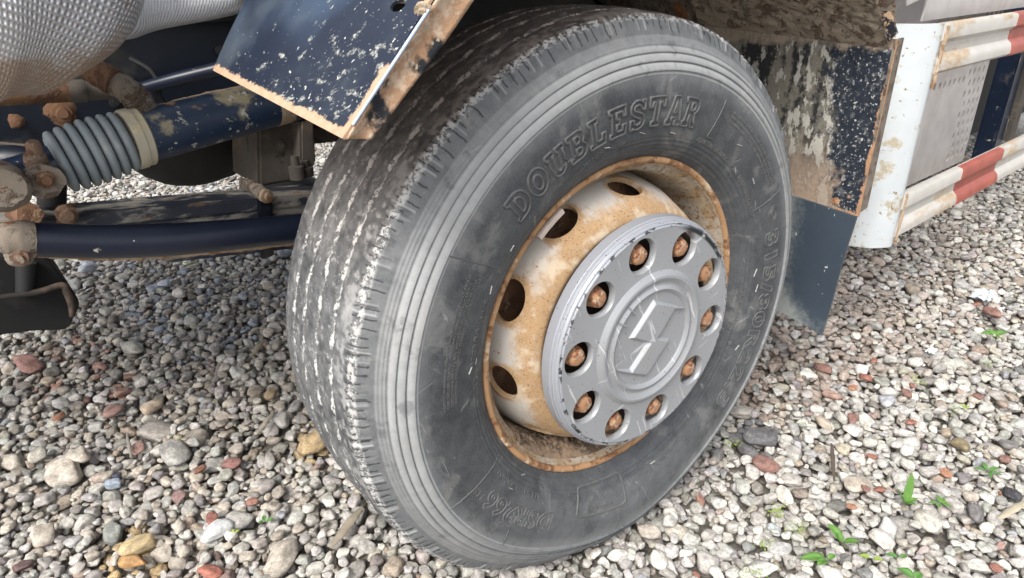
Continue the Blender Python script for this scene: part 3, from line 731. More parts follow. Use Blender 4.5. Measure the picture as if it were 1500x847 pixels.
def slab_from(name, pts, thick, mat, parent, nrm=None, cuts=24, wobble=0.):
    """a plate through four corner points (a, b, c, d in order), subdivided and given thickness"""
    a, b, c, d = [Vector(p) for p in pts]; N = nrm or (b - a).cross(d - a).normalized(); V = []; Fc = []
    g = cuts
    for s in (0, 1):
        for i in range(g + 1):
            for j in range(g + 1):
                u, v = i / g, j / g; p = (a * (1 - u) + b * u) * (1 - v) + (d * (1 - u) + c * u) * v
                wv = wobble * (math.sin(u * 5.1 + v * 2.3) + .6 * math.sin(v * 7.3 - u * 3)) if wobble else 0
                V.append(p + N * (wv + (thick if s else 0)))
    st = (g + 1) ** 2
    for i in range(g):
        for j in range(g):
            q_ = (i * (g + 1) + j, (i + 1) * (g + 1) + j, (i + 1) * (g + 1) + j + 1, i * (g + 1) + j + 1)
            Fc.append(q_[::-1]); Fc.append(tuple(x + st for x in q_))
    def strip(ids):
        for x, y in zip(ids, ids[1:]): Fc.append((x, y, y + st, x + st))
    strip([j for j in range(g + 1)]); strip([g * (g + 1) + j for j in range(g + 1)][::-1])
    strip([i * (g + 1) for i in range(g + 1)][::-1]); strip([i * (g + 1) + g for i in range(g + 1)])
    o = mesh_obj(name, V, Fc, mat, parent); bm = bmesh.new(); bm.from_mesh(o.data); bmesh.ops.recalc_face_normals(bm, faces=bm.faces); bm.to_mesh(o.data); bm.free()
    edge_split_smooth(o, 40); return o
def bolt(name, p, axis, r, h, mat, parent, rough=.05, stages=((0, 1), (.55, 1), (.6, .6), (1, .55))):
    ax_ = Vector(axis).normalized(); P = [Vector(p) + ax_ * h * s for s, _ in stages]
    return tube(name, P, [r * k for _, k in stages], mat, parent, seg=12, rough=rough, sm=False)
def cut_holes(o, items):
    """items: (centre, direction, rx, ry, depth)"""
    def fn(bm):
        for p, d, rx, ry, dep in items:
            Mq = Vector(d).to_track_quat('Z', 'Y').to_matrix().to_4x4()
            bmesh.ops.create_cone(bm, cap_ends=True, segments=14, radius1=1, radius2=1, depth=dep, matrix=Matrix.Translation(p) @ Mq @ Matrix.Diagonal((rx, ry, 1, 1)))
    cut(o, fn)

# ---- front mudguard plate (navy, speckled with dried mud, rusty turned edge)
YI, YO = .09, -.245
ci = pix(315, 105, 1, YI); co_ = pix(503, 204, 1, YO); ti = pix(365, 0, 1, YI); to = pix(632, 8, 1, YO)
ti2 = ci + (ti - ci) * 1.9; to2 = co_ + (to - co_) * 1.6
q = M_('speckled_navy_mudguard')
o_ = q.sep(); y_, z_ = o_[1], o_[2]
gr = q.math('ADD', q.mr(y_, .10, -.24, 0, .62, False), q.mr(z_, 1.05, .90, 0, .50, False))
sp = q.noise(85, 7, .66, q.vec((1, .8, 1)))
mk = q.math('MULTIPLY', q.mr(q.math('ADD', sp, q.math('MULTIPLY', gr, .155)), .675, .790), .85)
sp2 = q.mr(q.math('ADD', q.noise(190, 3, .6), q.math('MULTIPLY', gr, .10)), .735, .75); mk = q.math('MAXIMUM', mk, sp2)
edge = q.attr('edge')
base = q.mix(q.mr(q.noise(4.5, 3), .42, .62), (.008, .014, .030), (.028, .050, .092)); base = q.mix(q.math('MULTIPLY', q.mr(q.noise(7, 6, .6), .48, .78), .32), base, (.15, .18, .20))  # lighter blue mix paints a sheen into the navy; grey film is dust
edn = q.mr(q.math('ADD', edge, q.math('MULTIPLY', q.math('SUBTRACT', q.noise(70, 6, .7), .5), .95)), .48, .60)
col = q.mix(mk, base, q.mix(q.noise(200, 2), (.26, .29, .28), (.54, .53, .47)))
col = q.mix(edn, col, q.mix(q.noise(120, 4), (.34, .20, .11), (.52, .39, .28)))
q.bump(q.math('MAXIMUM', mk, edn), .6, .0015)
MT['frontguard'] = q.done(col, q.mixf(q.math('MAXIMUM', mk, edn), .42, .92))
guard = slab_from('mudguard_plate', [ci, co_, to2, ti2], .003, MT['frontguard'], truck, cuts=60, wobble=.0015)
def edge_attr(o, lines_, wd):
    me = o.data; n_ = len(me.vertices); co = np.empty(n_ * 3); me.vertices.foreach_get('co', co); co = co.reshape(-1, 3); e = np.zeros(n_)
    for a, b in lines_:
        a = np.array(a); b = np.array(b); d = b - a; t = np.clip(((co - a) @ d) / (d @ d), 0, 1); ds = np.linalg.norm(co - (a + t[:, None] * d), axis=1); e = np.maximum(e, np.clip(1 - ds / wd, 0, 1))
    at = me.attributes.new('edge', 'FLOAT', 'POINT'); at.data.foreach_set('value', e.astype(np.float32))
edge_attr(guard, [(ci, co_), (co_, co_ + (to2 - co_) * .3), (to, to + Vector((0, 0, .01)))], .020)
hp = pix(598, 4, 1, -.19); nrm = (co_ - ci).cross(ti - ci).normalized()
cut_holes(guard, [(ci + (to - co_) * .93 + (co_ - ci) * .875, nrm, .011, .007, .05)])
# turned flange along its outer side
q = M_('rusty_flange'); n = q.noise(55, 7, .7); n2 = q.noise(16, 5, .6)
col = q.mix(q.mr(n, .45, .6), (.36, .22, .13), (.50, .38, .28)); col = q.mix(q.mr(n2, .49, .58), col, (.012, .014, .018)); col = q.mix(q.mr(q.noise(90, 5), .6, .64), col, (.35, .30, .22))
q.bump(q.math('ADD', n, n2), 1, .003); MT['flange'] = q.done(col, .93)
fo = [pix(545, 205, 1, YO - .002), pix(600, 132, 1, YO - .002), pix(652, 62, 1, YO - .002), pix(700, -8, 1, YO - .002)]
fi = [co_ + Vector((0.002, -.004, .0)), co_.lerp(to, .40) + Vector((.0, -.004, 0)), co_.lerp(to, .80) + Vector((0, -.004, 0)), co_.lerp(to, 1.18) + Vector((0, -.004, 0))]
bm = bmesh.new(); rows = []
for a, b in zip(smooth_path(fi, 10), smooth_path(fo, 10)):
    row = []
    for k in range(9):
        t = k / 8; p = a.lerp(b, t); p.y += .010 * math.sin(PI * t) * .4; row.append(bm.verts.new(p))
    row2 = [bm.verts.new(v.co + Vector((0, .004, 0))) for v in row]; rows.append((row, row2))
for (r1, s1), (r2_, s2) in zip(rows, rows[1:]):
    for k in range(8): bm.faces.new((r1[k], r1[k + 1], r2_[k + 1], r2_[k])); bm.faces.new((s1[k], s2[k], s2[k + 1], s1[k + 1]))
    bm.faces.new((r1[8], s1[8], s2[8], r2_[8])); bm.faces.new((r1[0], r2_[0], s2[0], s1[0]))
a_, b_ = rows[0]
for k in range(8): bm.faces.new((a_[k], b_[k], b_[k + 1], a_[k + 1]))
bmesh.ops.recalc_face_normals(bm, faces=bm.faces); bm_obj('mudguard_flange', bm, MT['flange'], guard)
tube('bright_edge', [co_.lerp(to, .10) + Vector((-.001, -.003, .001)), co_.lerp(to, .97) + Vector((-.001, -.003, .001))], [.0018, .0018], weathered('worn_bare_edge', (.42, .50, .62), .3, .3, [(TAN, 14, .5, .1, .9, (1, 1, .5))]), guard, seg=10, sm=False)
bolt('screw', to + Vector((-.006, .004, -.004)), (-.6, -.5, -.4), .009, .008, MT['tan'], guard)
# ---- wheel arch over the tyre, joining both plates
AY = .50
arch = [(to.x, to.z), (-.38, 1.11), (-.22, 1.20), (0, 1.235), (.22, 1.215), (.42, 1.14), (.56, 1.04), (.622, .935)]
pth = smooth_path([(x, 0, z) for x, z in arch], 5)
V = []; Fc = []
for p in pth:
    for y in (-.235, 0, .25, AY):
        V.append((p.x, y, p.z)); 
n4 = 4
for i in range(len(pth) - 1):
    for k in range(3): Fc.append((i * 4 + k, i * 4 + k + 1, i * 4 + 5 + k, i * 4 + 4 + k))
archo = mesh_obj('wheel_arch', V, Fc, MT['mudded'], truck); add_mod(archo, 'SOLIDIFY', thickness=.004); apply_mods(archo)
prism('inner_wing', [(p.x, p.z) for p in pth] + [(.62, .95), (-.45, .98)], 1, AY, AY + .006, MT['dark'], truck)
# ---- rear mudguard panel and rubber flap
PX = .62
q = M_('mud_streaked_panel')
o_ = q.sep(); y_, z_ = o_[1], o_[2]
right = q.mr(q.math('ADD', y_, q.math('MULTIPLY', q.math('SUBTRACT', z_, .75), -.24)), -.085, -.205)
n = q.noise(26, 8, .68, q.vec((1, 1.6, .75))); n2 = q.noise(9, 5, .6, q.vec((1, 2.2, .5))); nf = q.noise(150, 5, .7)
base = q.mix(q.mr(q.math('ADD', q.math('MULTIPLY', n2, .6), q.math('MULTIPLY', q.noise(44, 7, .7), .4)), .48, .56), (.022, .022, .024), q.mix(nf, (.11, .10, .08), (.26, .245, .205)))
base = q.mix(q.mr(z_, .74, .60), base, q.mix(nf, (.20, .14, .10), (.38, .30, .23)))
lum = q.mr(q.math('ADD', n, q.math('MULTIPLY', q.mr(y_, .0, -.15), .05)), .545, .575)
base = q.mix(q.math('MULTIPLY', lum, q.mr(z_, .62, .72, .2, .8)), base, q.mix(nf, (.40, .38, .33), (.62, .61, .55)))
blue = q.mix(q.math('MULTIPLY', q.mr(q.noise(85, 6, .7), .53, .62), .6), (.008, .014, .027), (.17, .18, .18)); blue = q.mix(q.mr(q.noise(170, 4), .62, .65), blue, (.45, .46, .44))
col = q.mix(q.mr(q.math('ADD', right, q.math('MULTIPLY', q.math('SUBTRACT', q.noise(30, 7, .7), .5), 2.4)), .35, .8), base, blue)
top = q.mr(q.math('ADD', z_, q.math('MULTIPLY', q.math('SUBTRACT', q.noise(18, 5), .5), .08)), .895, .91)
col = q.mix(top, col, q.mix(nf, (.20, .15, .11), (.44, .37, .29)))
edn = q.mr(q.math('ADD', q.attr('edge'), q.math('MULTIPLY', q.math('SUBTRACT', q.noise(30, 6, .7), .5), 1.3)), .62, .74)
col = q.mix(edn, col, q.mix(nf, (.30, .14, .06), (.52, .33, .20)))
q.bump(q.math('ADD', q.math('MULTIPLY', lum, .6), nf), .8, .0025); MT['panel'] = q.done(col, q.mixf(q.math('MULTIPLY', right, .8), .92, .6))
pr_t = pix(1315, 58, 0, PX); pr_b = pix(1258, 318, 0, PX); pl_b = pix(1165, 283, 0, PX); 
d_ = (pl_b - pr_b).normalized()
pl_b2 = pr_b + Vector((0, .44, .027)); pl_t2 = pr_t + Vector((0, .44, .045))
panel = slab_from('mudguard_panel', [pl_b2, pr_b, pr_t, pl_t2], .003, MT['panel'], truck, nrm=Vector((1, 0, 0)), cuts=60, wobble=.0015)
edge_attr(panel, [(pr_b, pr_t), (pr_b, pr_b + Vector((0, .05, .003)))], .022)
cut_holes(panel, [(pix(1235, 262, 0, PX), (1, 0, 0), .0045, .008, .05)])
prism('panel_return', [(PX, pr_b.y - .001), (PX + .045, pr_b.y + .004), (PX + .045, pr_b.y + .008), (PX, pr_b.y + .004)], 2, pr_b.z + .01, pr_t.z, MT['mudded'], panel)
bolt('flap_screw', pix(1225, 295, 0, PX) , (-1, 0, 0), .009, .006, MT['rustbolt'], panel)
bolt('flap_screw', pix(1244, 288, 0, PX) , (-1, 0, 0), .004, .004, MT['rustbolt'], panel)
# rust-torn corner with its turned black edge above
e0 = pix(1283, -12, 0, PX - .01); e1 = pix(1297, -12, 0, PX - .01); e2 = pix(1316, 48, 0, PX - .01); e3 = pix(1303, 60, 0, PX - .01)
slab_from('arch_edge', [e3, e2, e1 + (e1 - e2) * .5, e0 + (e0 - e3) * .5], .006, weathered('muddy_black_edge', BLACK, .5, 0, [((.40, .28, .18), 24, .50, .05, .9, None)]), truck, cuts=10)
# mud shelf above the panel
top_pts = []
V = []; Fc = []; nx, ny = 30, 60
for i in range(nx + 1):
    for j in range(ny + 1):
        t = i / nx; y = pr_t.y + .012 + (.44) * j / ny
        x = PX - .004 - .09 * t; z = .905 + .10 * (y - pr_t.y) * .6 + .125 * t - .03 * t * t
        nz = vnoise(np.array([i * .55]), np.array([j * .55]), 41)[0] * .6 + vnoise(np.array([i * 1.7]), np.array([j * 1.7]), 42)[0] * .4
        V.append((x - .012 * nz * math.sin(PI * min(1, t * 3 + .05) * .5), y, z - .004 * nz))
Fc = [(i * (ny + 1) + j, i * (ny + 1) + j + 1, (i + 1) * (ny + 1) + j + 1, (i + 1) * (ny + 1) + j) for i in range(nx) for j in range(ny)]
sh = mesh_obj('caked_mud', V, Fc, MT['shelfmud'], truck)
q = M_('bluish_rubber_flap'); o_ = q.sep()
n = q.noise(11, 5, .6); nf = q.noise(70, 5, .7)
col = q.mix(n, (.030, .042, .060), (.062, .082, .105))
dusty = q.mr(q.math('ADD', q.math('MULTIPLY', q.mr(o_[1], -.20, -.06), .5), q.math('ADD', q.math('MULTIPLY', nf, .5), q.mr(o_[2], .37, .27, 0, .35))), .48, .9)
col = q.mix(dusty, col, (.25, .27, .26)); col = q.mix(q.mr(q.noise(60, 4, .6, q.vec((1, 1.4, .8))), .69, .71), col, (.60, .62, .62))
q.bump(nf, .25, .001); MT['flap'] = q.done(col, q.mixf(dusty, .38, .8))
f1 = pix(1145, 457, 0, PX); f2 = pix(1204, 491, 0, PX); f3 = pix(1257, 317, 0, PX - .006)
slope = (f1 - f2) / (f1.y - f2.y)
f0 = f2 + slope * .42; f4 = f3 + Vector((0, .42, .03))
flap = slab_from('mud_flap', [f0, f2, f3, f4], .006, MT['flap'], truck, nrm=Vector((-1, 0, 0)), cuts=24, wobble=.004)

# ---- white side guard
zt, zb = .93, .392
pa = pix(1251, 361, 2, zb); pb = pix(1303, 362, 2, zb)
def post_sec():
    a = Vector((pa.x, pa.y)); b = Vector((pb.x, pb.y)); P = [a + Vector((-.006, .012)), a]
    for k in range(1, 8):
        t = k / 8; p = a.lerp(b, t); nn = Vector(((b - a).y, -(b - a).x)).normalized(); P.append(p + nn * .010 * math.sin(PI * t))
    P += [b, b + Vector((.012, -.001)), b + Vector((.020, .004))]
    inner = [p + Vector((.004, .006)) for p in P][::-1]
    return [tuple(p) for p in P + inner]
sguard = bpy.data.objects.new('side_guard', None); link(sguard, truck)
post = prism('post', post_sec(), 2, zb, zt, MT['white'], sguard, smooth=True)
RY = pb.y - .001
def rail(z0, z1, x0, x1, red):
    H = z1 - z0; yo = RY
    pr = [(yo + .012, z1), (yo - .002, z1 - .002), (yo - .006, z1 - .008), (yo - .006, z1 - .30 * H), (yo + .006, z1 - .40 * H), (yo + .006, z1 - .60 * H), (yo - .006, z1 - .70 * H), (yo - .009, z0 + .18 * H), (yo - .009, z0 + .08 * H), (yo - .002, z0 + .002), (yo + .020, z0), (yo + .024, z0 + .006), (yo + .024, z1 - .006)]
    o = prism('guard_rail', pr, 0, x0, x1, MT['railwhite'], sguard, smooth=True)
    for (a, b) in red:
        pr2 = [(y - .0016, z + (.0012 if z > (z0 + z1) / 2 else -.0012)) for y, z in pr[:11]] + [(y, z) for y, z in pr[:11][::-1]]
        prism('red_band', pr2, 0, a, b, MT['red'], o, smooth=True)
    return o
ur_t = pix(1385, 34, 1, RY); ur_b = pix(1375, 108, 1, RY); lr_t = pix(1328, 284, 1, RY); lr_b = pix(1311, 350, 1, RY)
x_up = pix(1476, 70, 1, RY).x; xr0 = pix(1398, 285, 1, RY).x; xr1 = pix(1460, 245, 1, RY).x
rail(ur_b.z, .93, pb.x + .012, 3.2, [(x_up, x_up + .42)])
rail(lr_b.z + .004, lr_t.z, pb.x + .014, 3.2, [(xr0, xr1)])
bpy.context.view_layer.update(); print('rails', ur_t, ur_b, lr_t, lr_b, x_up, xr0, xr1)
# rust weld lines between post and rails
tube('weld_seam', [(pb.x + .016, RY - .004, zb + .01), (pb.x + .017, RY - .006, zb + .14)], [.004, .003], MT['tan'], sguard, rough=.25, seg=8, n=16)
tube('weld_seam', [(pb.x + .016, RY - .004, ur_b.z - .03), (pb.x + .017, RY - .006, .925)], [.004, .005], MT['tan'], sguard, rough=.3, seg=8, n=16)
# ---- perforated shield behind the rails
PYP = -.04
pl = [pix(1385, 112, 1, PYP), pix(1330, 280, 1, PYP), pix(1407, 248, 1, PYP), pix(1462, 92, 1, PYP)]
x0p, x1p = pl[1].x - .10, pl[2].x; 
shield = prism('perforated_shield', [(x0p, .42), (x1p, .42), (x1p, 1.22), (x0p, 1.22)], 1, PYP, PYP + .004, MT['plate'], truck, smooth=False)
items = []
for i in range(4):
    for j in range(22):
        x = x1p - .040 - i * .040 + (.020 if j % 2 else 0); z = .46 + j * .034
        if (j < 20 or True) and not (x > x1p - .012): items.append((Vector((x, PYP, z)), (0, 1, 0), .0080, .0130, .02))
for k in range(9): items.append((Vector((x0p + .04 + k * .038, PYP, .715)), (0, 1, 0), .0080, .0130, .02))
for k in range(16): items.append((Vector((x0p + .06 + k * .05, PYP, 1.035)), (0, 1, 0), .0055, .011, .02))
cut_holes(shield, items); print('shield', x0p, x1p, len(shield.data.polygons))
prism('shield_hole_shade', [(x0p + .01, .43), (x1p - .01, .43), (x1p - .01, 1.2), (x0p + .01, 1.2)], 1, PYP + .03, PYP + .034, MT['coal0'], shield)  # added black sheet standing in for shade seen through the holes
prism('shield_side', [(PYP + .004, .42), (PYP + .34, .42), (PYP + .34, 1.22), (PYP + .004, 1.22)], 0, x0p, x0p + .003, MT['plate'], shield)
# curved upper cover plate above the rail
cx = pix(1345, 10, 1, -.10)
V = []; Fc = []
P_ = [(-.115, .925), (-.117, .96), (-.110, 1.00), (-.09, 1.05), (-.05, 1.12), (-.02, 1.20)]
ps = smooth_path([(0, a, b) for a, b in P_], 4)
prism('upper_cover', [(p.y, p.z) for p in ps] + [(p.y + .004, p.z) for p in ps[::-1]], 0, cx.x, cx.x + 2.2, MT['plate'], truck, smooth=True)
prism('cover_bracket', [(cx.x - .14, .965), (cx.x - .02, .985), (cx.x - .03, 1.10), (cx.x - .2, 1.10)], 1, -.13, -.125, MT['plate'], truck, bev=.002)
prism('cover_backing', [(cx.x - .25, .90), (cx.x + .1, .90), (cx.x + .1, 1.2), (cx.x - .25, 1.2)], 1, .0, .004, MT['dark'], truck)
# dark blue upright rail and dark shapes further back
b0_, b1_ = pix(1490, 80, 1, .15), pix(1445, 215, 1, .15)
prism('blue_support', [(b1_.x, .2), (b1_.x + .10, .2), (b1_.x + .10, 1.3), (b1_.x, 1.3)], 1, .12, .20, MT['navy'], truck, bev=.006)
prism('support_flange', [(b1_.x + .105, .3), (b1_.x + .19, .3), (b1_.x + .19, 1.3), (b1_.x + .105, 1.3)], 1, .10, .12, MT['casting'], truck)
prism('rear_tank', [(x1p + .02, .30), (x1p + .06, .26), (4.6, .26), (4.6, 1.25), (x1p + .02, 1.25)], 1, .30, .9, MT['dark'], truck, bev=.02)
# ---- chassis rails, unseen cab and bed shaped for the light, far side
for y in (.60, 1.40):
    prism('chassis_rail', [(y, .765), (y + .08, .765), (y + .08, .775), (y + .01, .775), (y + .01, 1.035), (y + .08, 1.035), (y + .08, 1.045), (y, 1.045)], 0, -1.6, 4.0, MT['frame_navy'], truck)
prism('cab_floor_sky_blocker', [(-1.5, .45), (-.50, .45), (-.50, .55), (1.6, .55), (1.6, 2.15), (-1.5, 2.15)], 2, 1.30, 1.34, MT['dark'], truck)  # unseen, added to block sky light; notched to let some in
prism('unseen_cargo_bed', [(1.6, .25), (5.5, .25), (5.5, 2.2), (1.6, 2.2)], 2, 1.26, 1.36, MT['dark'], truck)  # unseen; edge set inward so it shades the cover plate less
prism('unseen_cab_side', [(-.45, 1.34), (1.1, 1.34), (1.1, 2.9), (-.45, 2.9)], 1, -.20, -.16, MT['white'], truck)  # unseen; front part left off to let light past
# dark tube along the chassis rail
tube('air_pipe', [pix(196, 133, 1, .52), pix(260, 116, 1, .50), pix(345, 96, 1, .45), pix(420, 80, 1, .42)], [.010, .012, .013, .013], MT['navy_clean'], truck)
# rail bolts with rust blooms
for (u, v, r) in ((90, 165, .020), (24, 178, .010)):
    p = pix(u, v, 1, .598); bolt('rail_bolt', p, (0, -1, 0), r * .8, .012, MT['rust'], truck, rough=.1)
    tube('rust_bloom', [p + Vector((0, .003, 0)), p + Vector((0, -.002, 0))], [r * 1.3, r * .9], MT['rust'], truck, rough=.25, sm=False, seg=30)
# fuel-brown pipe and grey coupling
tube('rusty_pipe', [pix(-10, 140, 1, .45), pix(60, 136, 1, .45), pix(102, 134, 1, .45)], [.016, .016, .016], MT['rust'], truck, rough=.05, n=12)
tube('pipe_coupling', [pix(100, 134, 1, .45), pix(110, 134, 1, .45), pix(124, 133, 1, .45), pix(126, 133, 1, .45), pix(140, 133, 1, .45), pix(172, 134, 1, .45)], [.0165, .0175, .0175, .0150, .0150, .0120], MT['casting'], truck, rough=.03, sm=False)
# rust and mud caked bracket arm
tube('steering_bracket', [pix(128, 98, 1, .40), pix(150, 112, 1, .38), pix(176, 126, 1, .36), pix(196, 140, 1, .36), pix(206, 156, 1, .36), pix(212, 178, 1, .36)], [.015, .018, .019, .020, .022, .026], MT['mudded'], truck, rough=.12, n=14)
tube('bracket_rust', [pix(126, 97, 1, .39), pix(145, 108, 1, .375), pix(168, 121, 1, .36)], [.017, .0195, .020], MT['rust'], truck, rough=.1, n=14)
# ---- steering damper: navy cylinder, pale clamp ring, ribbed grey boot
DY = .35
a0 = pix(206, 201, 1, DY); a1 = pix(405, 150, 1, DY + .02); dirv = (a1 - a0).normalized()
damper = tube('damper_cylinder', [a0, a0.lerp(a1, .5), a1, a1 + dirv * .20], [.0400, .0395, .0385, .038], None, truck, seg=48, n=10)
q = M_('patchy_navy_cylinder'); o_ = q.sep(); n = q.noise(13, 7, .62); nf = q.noise(60, 6, .7)
col = q.mix(n, (.010, .020, .050), (.028, .048, .085)); col = q.mix(q.mr(n, .53, .62), col, (.30, .26, .17)); col = q.mix(q.mr(nf, .60, .64), col, (.48, .46, .38))
geo = q.n('ShaderNodeNewGeometry'); col = q.mix(q.mr(q.noise(8, 4, .6, q.vec((1, 1, 1), (3, 2, 1))), .60, .66), col, (.40, .24, .12))
q.bump(q.math('ADD', n, nf), .4, .002); damper.data.materials.clear(); damper.data.materials.append(q.done(col, .42))
tube('rust_band', [a1 - dirv * .012, a1 + dirv * .016], [.0395, .0395], MT['tan'], damper, seg=40, sm=False)
top_dust = tube('dust_crust', [a0 + Vector((.02, .012, .0345)), a0.lerp(a1, .5) + Vector((0, .012, .034)), a1 + Vector((0, .012, .032))], [.011, .0125, .008], MT['tan'], damper, seg=12, rough=.2, n=20, squash=.5)
ring0 = pix(196, 205, 1, DY)
tube('boot_clamp', [a0 - dirv * .020, a0 - dirv * .017, a0 - dirv * .006, a0 - dirv * .005, a0 + dirv * .004, a0 + dirv * .006], [.0440, .0460, .0460, .0440, .0450, .0430], MT['bootring'], damper, seg=48, sm=False)
bl = pix(82, 240, 1, DY); br_ = a0 - dirv * .018; bd = (br_ - bl); P_ = []; R_ = []
nb = 7
for k in range(nb * 18 + 1):
    t = k / (nb * 18); ph = (t * nb) % 1
    P_.append(bl + bd * t); env = .0450 + .004 * math.sin(PI * t)
    R_.append(env - .0160 * (1 - math.sqrt(max(0, 1 - abs(2 * ph - 1) ** 2.6))) if k not in (0, nb * 18) else .036)
tube('bellows_boot', P_, R_, MT['boot'], damper, seg=56, sm=False)
tube('damper_rod', [bl + Vector((.01, 0, .0)), bl - dirv * .045, bl - dirv * .10], [.030, .024, .022], MT['navy'], damper, n=5)
bolt('clamp_bolt', pix(54, 243, 1, .31), (.1, -.25, 1), .0140, .036, MT['rustdull'], truck, rough=.10, stages=((0, 1.05), (.1, 1.1), (.45, 1.0), (.5, .72), (.9, .68), (1, .5)))
tube('clamp_ring', [pix(64, 262, 1, .335), pix(66, 266, 1, .27)], [.025, .023], MT['mudded'], truck, rough=.14, sm=False, seg=22)
bolt('clamp_nut', pix(66, 262, 1, .27), (0, -1, 0), .011, .014, MT['rust'], truck, rough=.12)
# big ball joint at the left edge
tube('ball_joint', [pix(-2, 268, 1, .36), pix(2, 272, 1, .33), pix(4, 275, 1, .25), pix(6, 276, 1, .235)], [.030, .034, .032, .024], MT['mudded'], truck, rough=.08, sm=False, seg=30)
tube('joint_arm', [pix(-20, 238, 1, .42), pix(20, 235, 1, .40), pix(60, 238, 1, .37)], [.024, .022, .020], MT['frame_navy'], truck, rough=.03)
prism('steering_arm', [(p.x, p.z) for p in [pix(-40, 205, 1, .48), pix(60, 215, 1, .48), pix(80, 235, 1, .48), pix(20, 262, 1, .48), pix(-40, 262, 1, .48)]], 1, .46, .50, MT['casting'], truck, bev=.008)
# hoses and a cable tucked behind the damper
tube('cable', [pix(190, 86, 1, .55), pix(225, 108, 1, .53), pix(240, 150, 1, .52), pix(290, 152, 1, .54)], [.0045] * 4, MT['dark'], truck, seg=10)
for (u, v) in ((168, 150), (322, 74)):
    bolt('rail_bolt', pix(u, v, 1, .597), (0, -1, 0), .010, .010, MT['dark'], truck, rough=.02)
# ---- drag link
LY = .30
lk = [pix(48, 351, 1, LY), pix(150, 354, 1, LY), pix(250, 351, 1, LY), pix(350, 343, 1, LY), pix(450, 333, 1, LY), pix(560, 322, 1, LY)]
link_o = tube('drag_link', lk, [.0240, .0255, .0260, .0255, .0250, .0250], MT['navy_clean'], truck, seg=48, n=10)
dl_ = [p + Vector((0, .004, -.0245)) for p in lk]; tube('dust_crust', dl_, [.004, .007, .008, .0075, .007, .006], MT['tan'], link_o, seg=10, rough=.25, n=24)
tube('link_end', [pix(-4, 352, 1, LY), pix(8, 351, 1, LY), pix(28, 351, 1, LY), pix(50, 351, 1, LY)], [.016, .023, .0265, .0258], MT['mudded'], link_o, rough=.06, n=6)
tube('link_joint', [pix(29, 348, 1, LY - .005), pix(29, 368, 1, LY - .005), pix(28, 381, 1, LY - .005), pix(28, 388, 1, LY - .005)], [.0190, .0185, .0165, .010], MT['mudded'], link_o, rough=.06)
bolt('joint_nut', pix(30, 376, 1, LY - .018), (-.3, -1, -.1), .0115, .012, MT['rustdull'], link_o, rough=.15)
# ---- leaf spring pack with clips
SY_ = .50
def leaf(u0v0, u1v1, th, y0, y1, mat, sag=.0):
    a = pix(*u0v0, 1, SY_); b = pix(*u1v1, 1, SY_); mid = (a + b) / 2 + Vector((0, 0, sag)); ps_ = smooth_path([a, mid, b], 8)
    return prism('spring_leaf', [(p.x, p.z) for p in ps_] + [(p.x, p.z - th) for p in ps_[::-1]], 1, y0, y1, mat, spring, bev=.003, smooth=True)
spring = bpy.data.objects.new('leaf_spring', None); link(spring, truck)
leaf((-40, 331), (640, 270), .0260, SY_, SY_ + .09, MT['spring'], .004)
leaf((90, 336), (640, 288), .0160, SY_ + .002, SY_ + .088, MT['spring'], .003)
leaf((150, 342), (640, 306), .0150, SY_ + .003, SY_ + .087, MT['tan'], .002)
leaf((240, 372), (640, 330), .0200, SY_ + .002, SY_ + .088, MT['spring'], .0)
leaf((260, 352), (640, 320), .0190, SY_ + .004, SY_ + .086, MT['rust'], .0)
def clip(u, v0, v1, y=SY_ - .010):
    a = pix(u, v0, 1, y); b = pix(u + (v1 - v0) * .05, v1, 1, y)
    o = prism('spring_clip', [(a.x - .014, a.z), (a.x + .014, a.z), (b.x + .014, b.z), (b.x - .014, b.z)], 1, y, SY_ - .001, MT['rust'] if u < 200 else MT['frame_navy'], spring, bev=.003)
    return o
clip(96, 300, 334); clip(388, 285, 378)
bolt('clip_bolt', pix(97, 313, 1, SY_ - .012), (0, -1, 0), .0165, .018, MT['rustdull'], spring, rough=.1)
tube('clip_sleeve', [pix(362, 270, 1, SY_ + .10), pix(378, 279, 1, SY_ + .03), pix(388, 288, 1, SY_ - .02)], [.0135, .0135, .0125], MT['mudded'], spring, rough=.12)
bolt('clip_bolt', pix(388, 287, 1, SY_ - .02), (.2, -1, 0), .0140, .016, MT['tan'], spring, rough=.1)
prism('clip_arm', [(p.x, p.z) for p in [pix(352, 262, 1, SY_ + .1), pix(368, 262, 1, SY_ + .1), pix(372, 285, 1, SY_ + .1), pix(352, 288, 1, SY_ + .1)]], 1, SY_ + .09, SY_ + .11, MT['casting'], spring, bev=.003)
tube('spring_post', [pix(76, 268, 1, .56), pix(76, 300, 1, .56)], [.022, .022], MT['dark'], truck, sm=False)
tube('shackle_end', [pix(30, 312, 1, .54), pix(44, 314, 1, .47)], [.022, .018], MT['rust'], truck, rough=.1, sm=False)
# ---- sump, axle block and bits behind
def blob(name, c, r, mat, parent, flat=1.0, seg=40, rough=.02):
    bm = bmesh.new(); bmesh.ops.create_uvsphere(bm, u_segments=seg, v_segments=seg // 2, radius=1)
    for v in bm.verts:
        k = 1 + rough * math.sin(v.co.x * 9 + v.co.y * 7) * math.cos(v.co.z * 8)
        v.co = Vector((c[0] + v.co.x * r[0] * k, c[1] + v.co.y * r[1] * k, c[2] + max(v.co.z, -flat) * r[2] * k))
    return bm_obj(name, bm, mat, parent)
pc = pix(268, 205, 1, 1.0); pbm = pix(268, 287, 1, .92)
blob('engine_sump', (pc.x + .02, 1.02, pbm.z + .20), (.20, .24, .20), MT['dark'], truck, .97)
prism('engine_sky_blocker', [(-1.5, .80), (.45, .80), (.45, 1.25), (-1.5, 1.25)], 1, .78, 1.90, MT['dark'], truck, bev=.03)  # enlarged out of view to block sky light from the far side
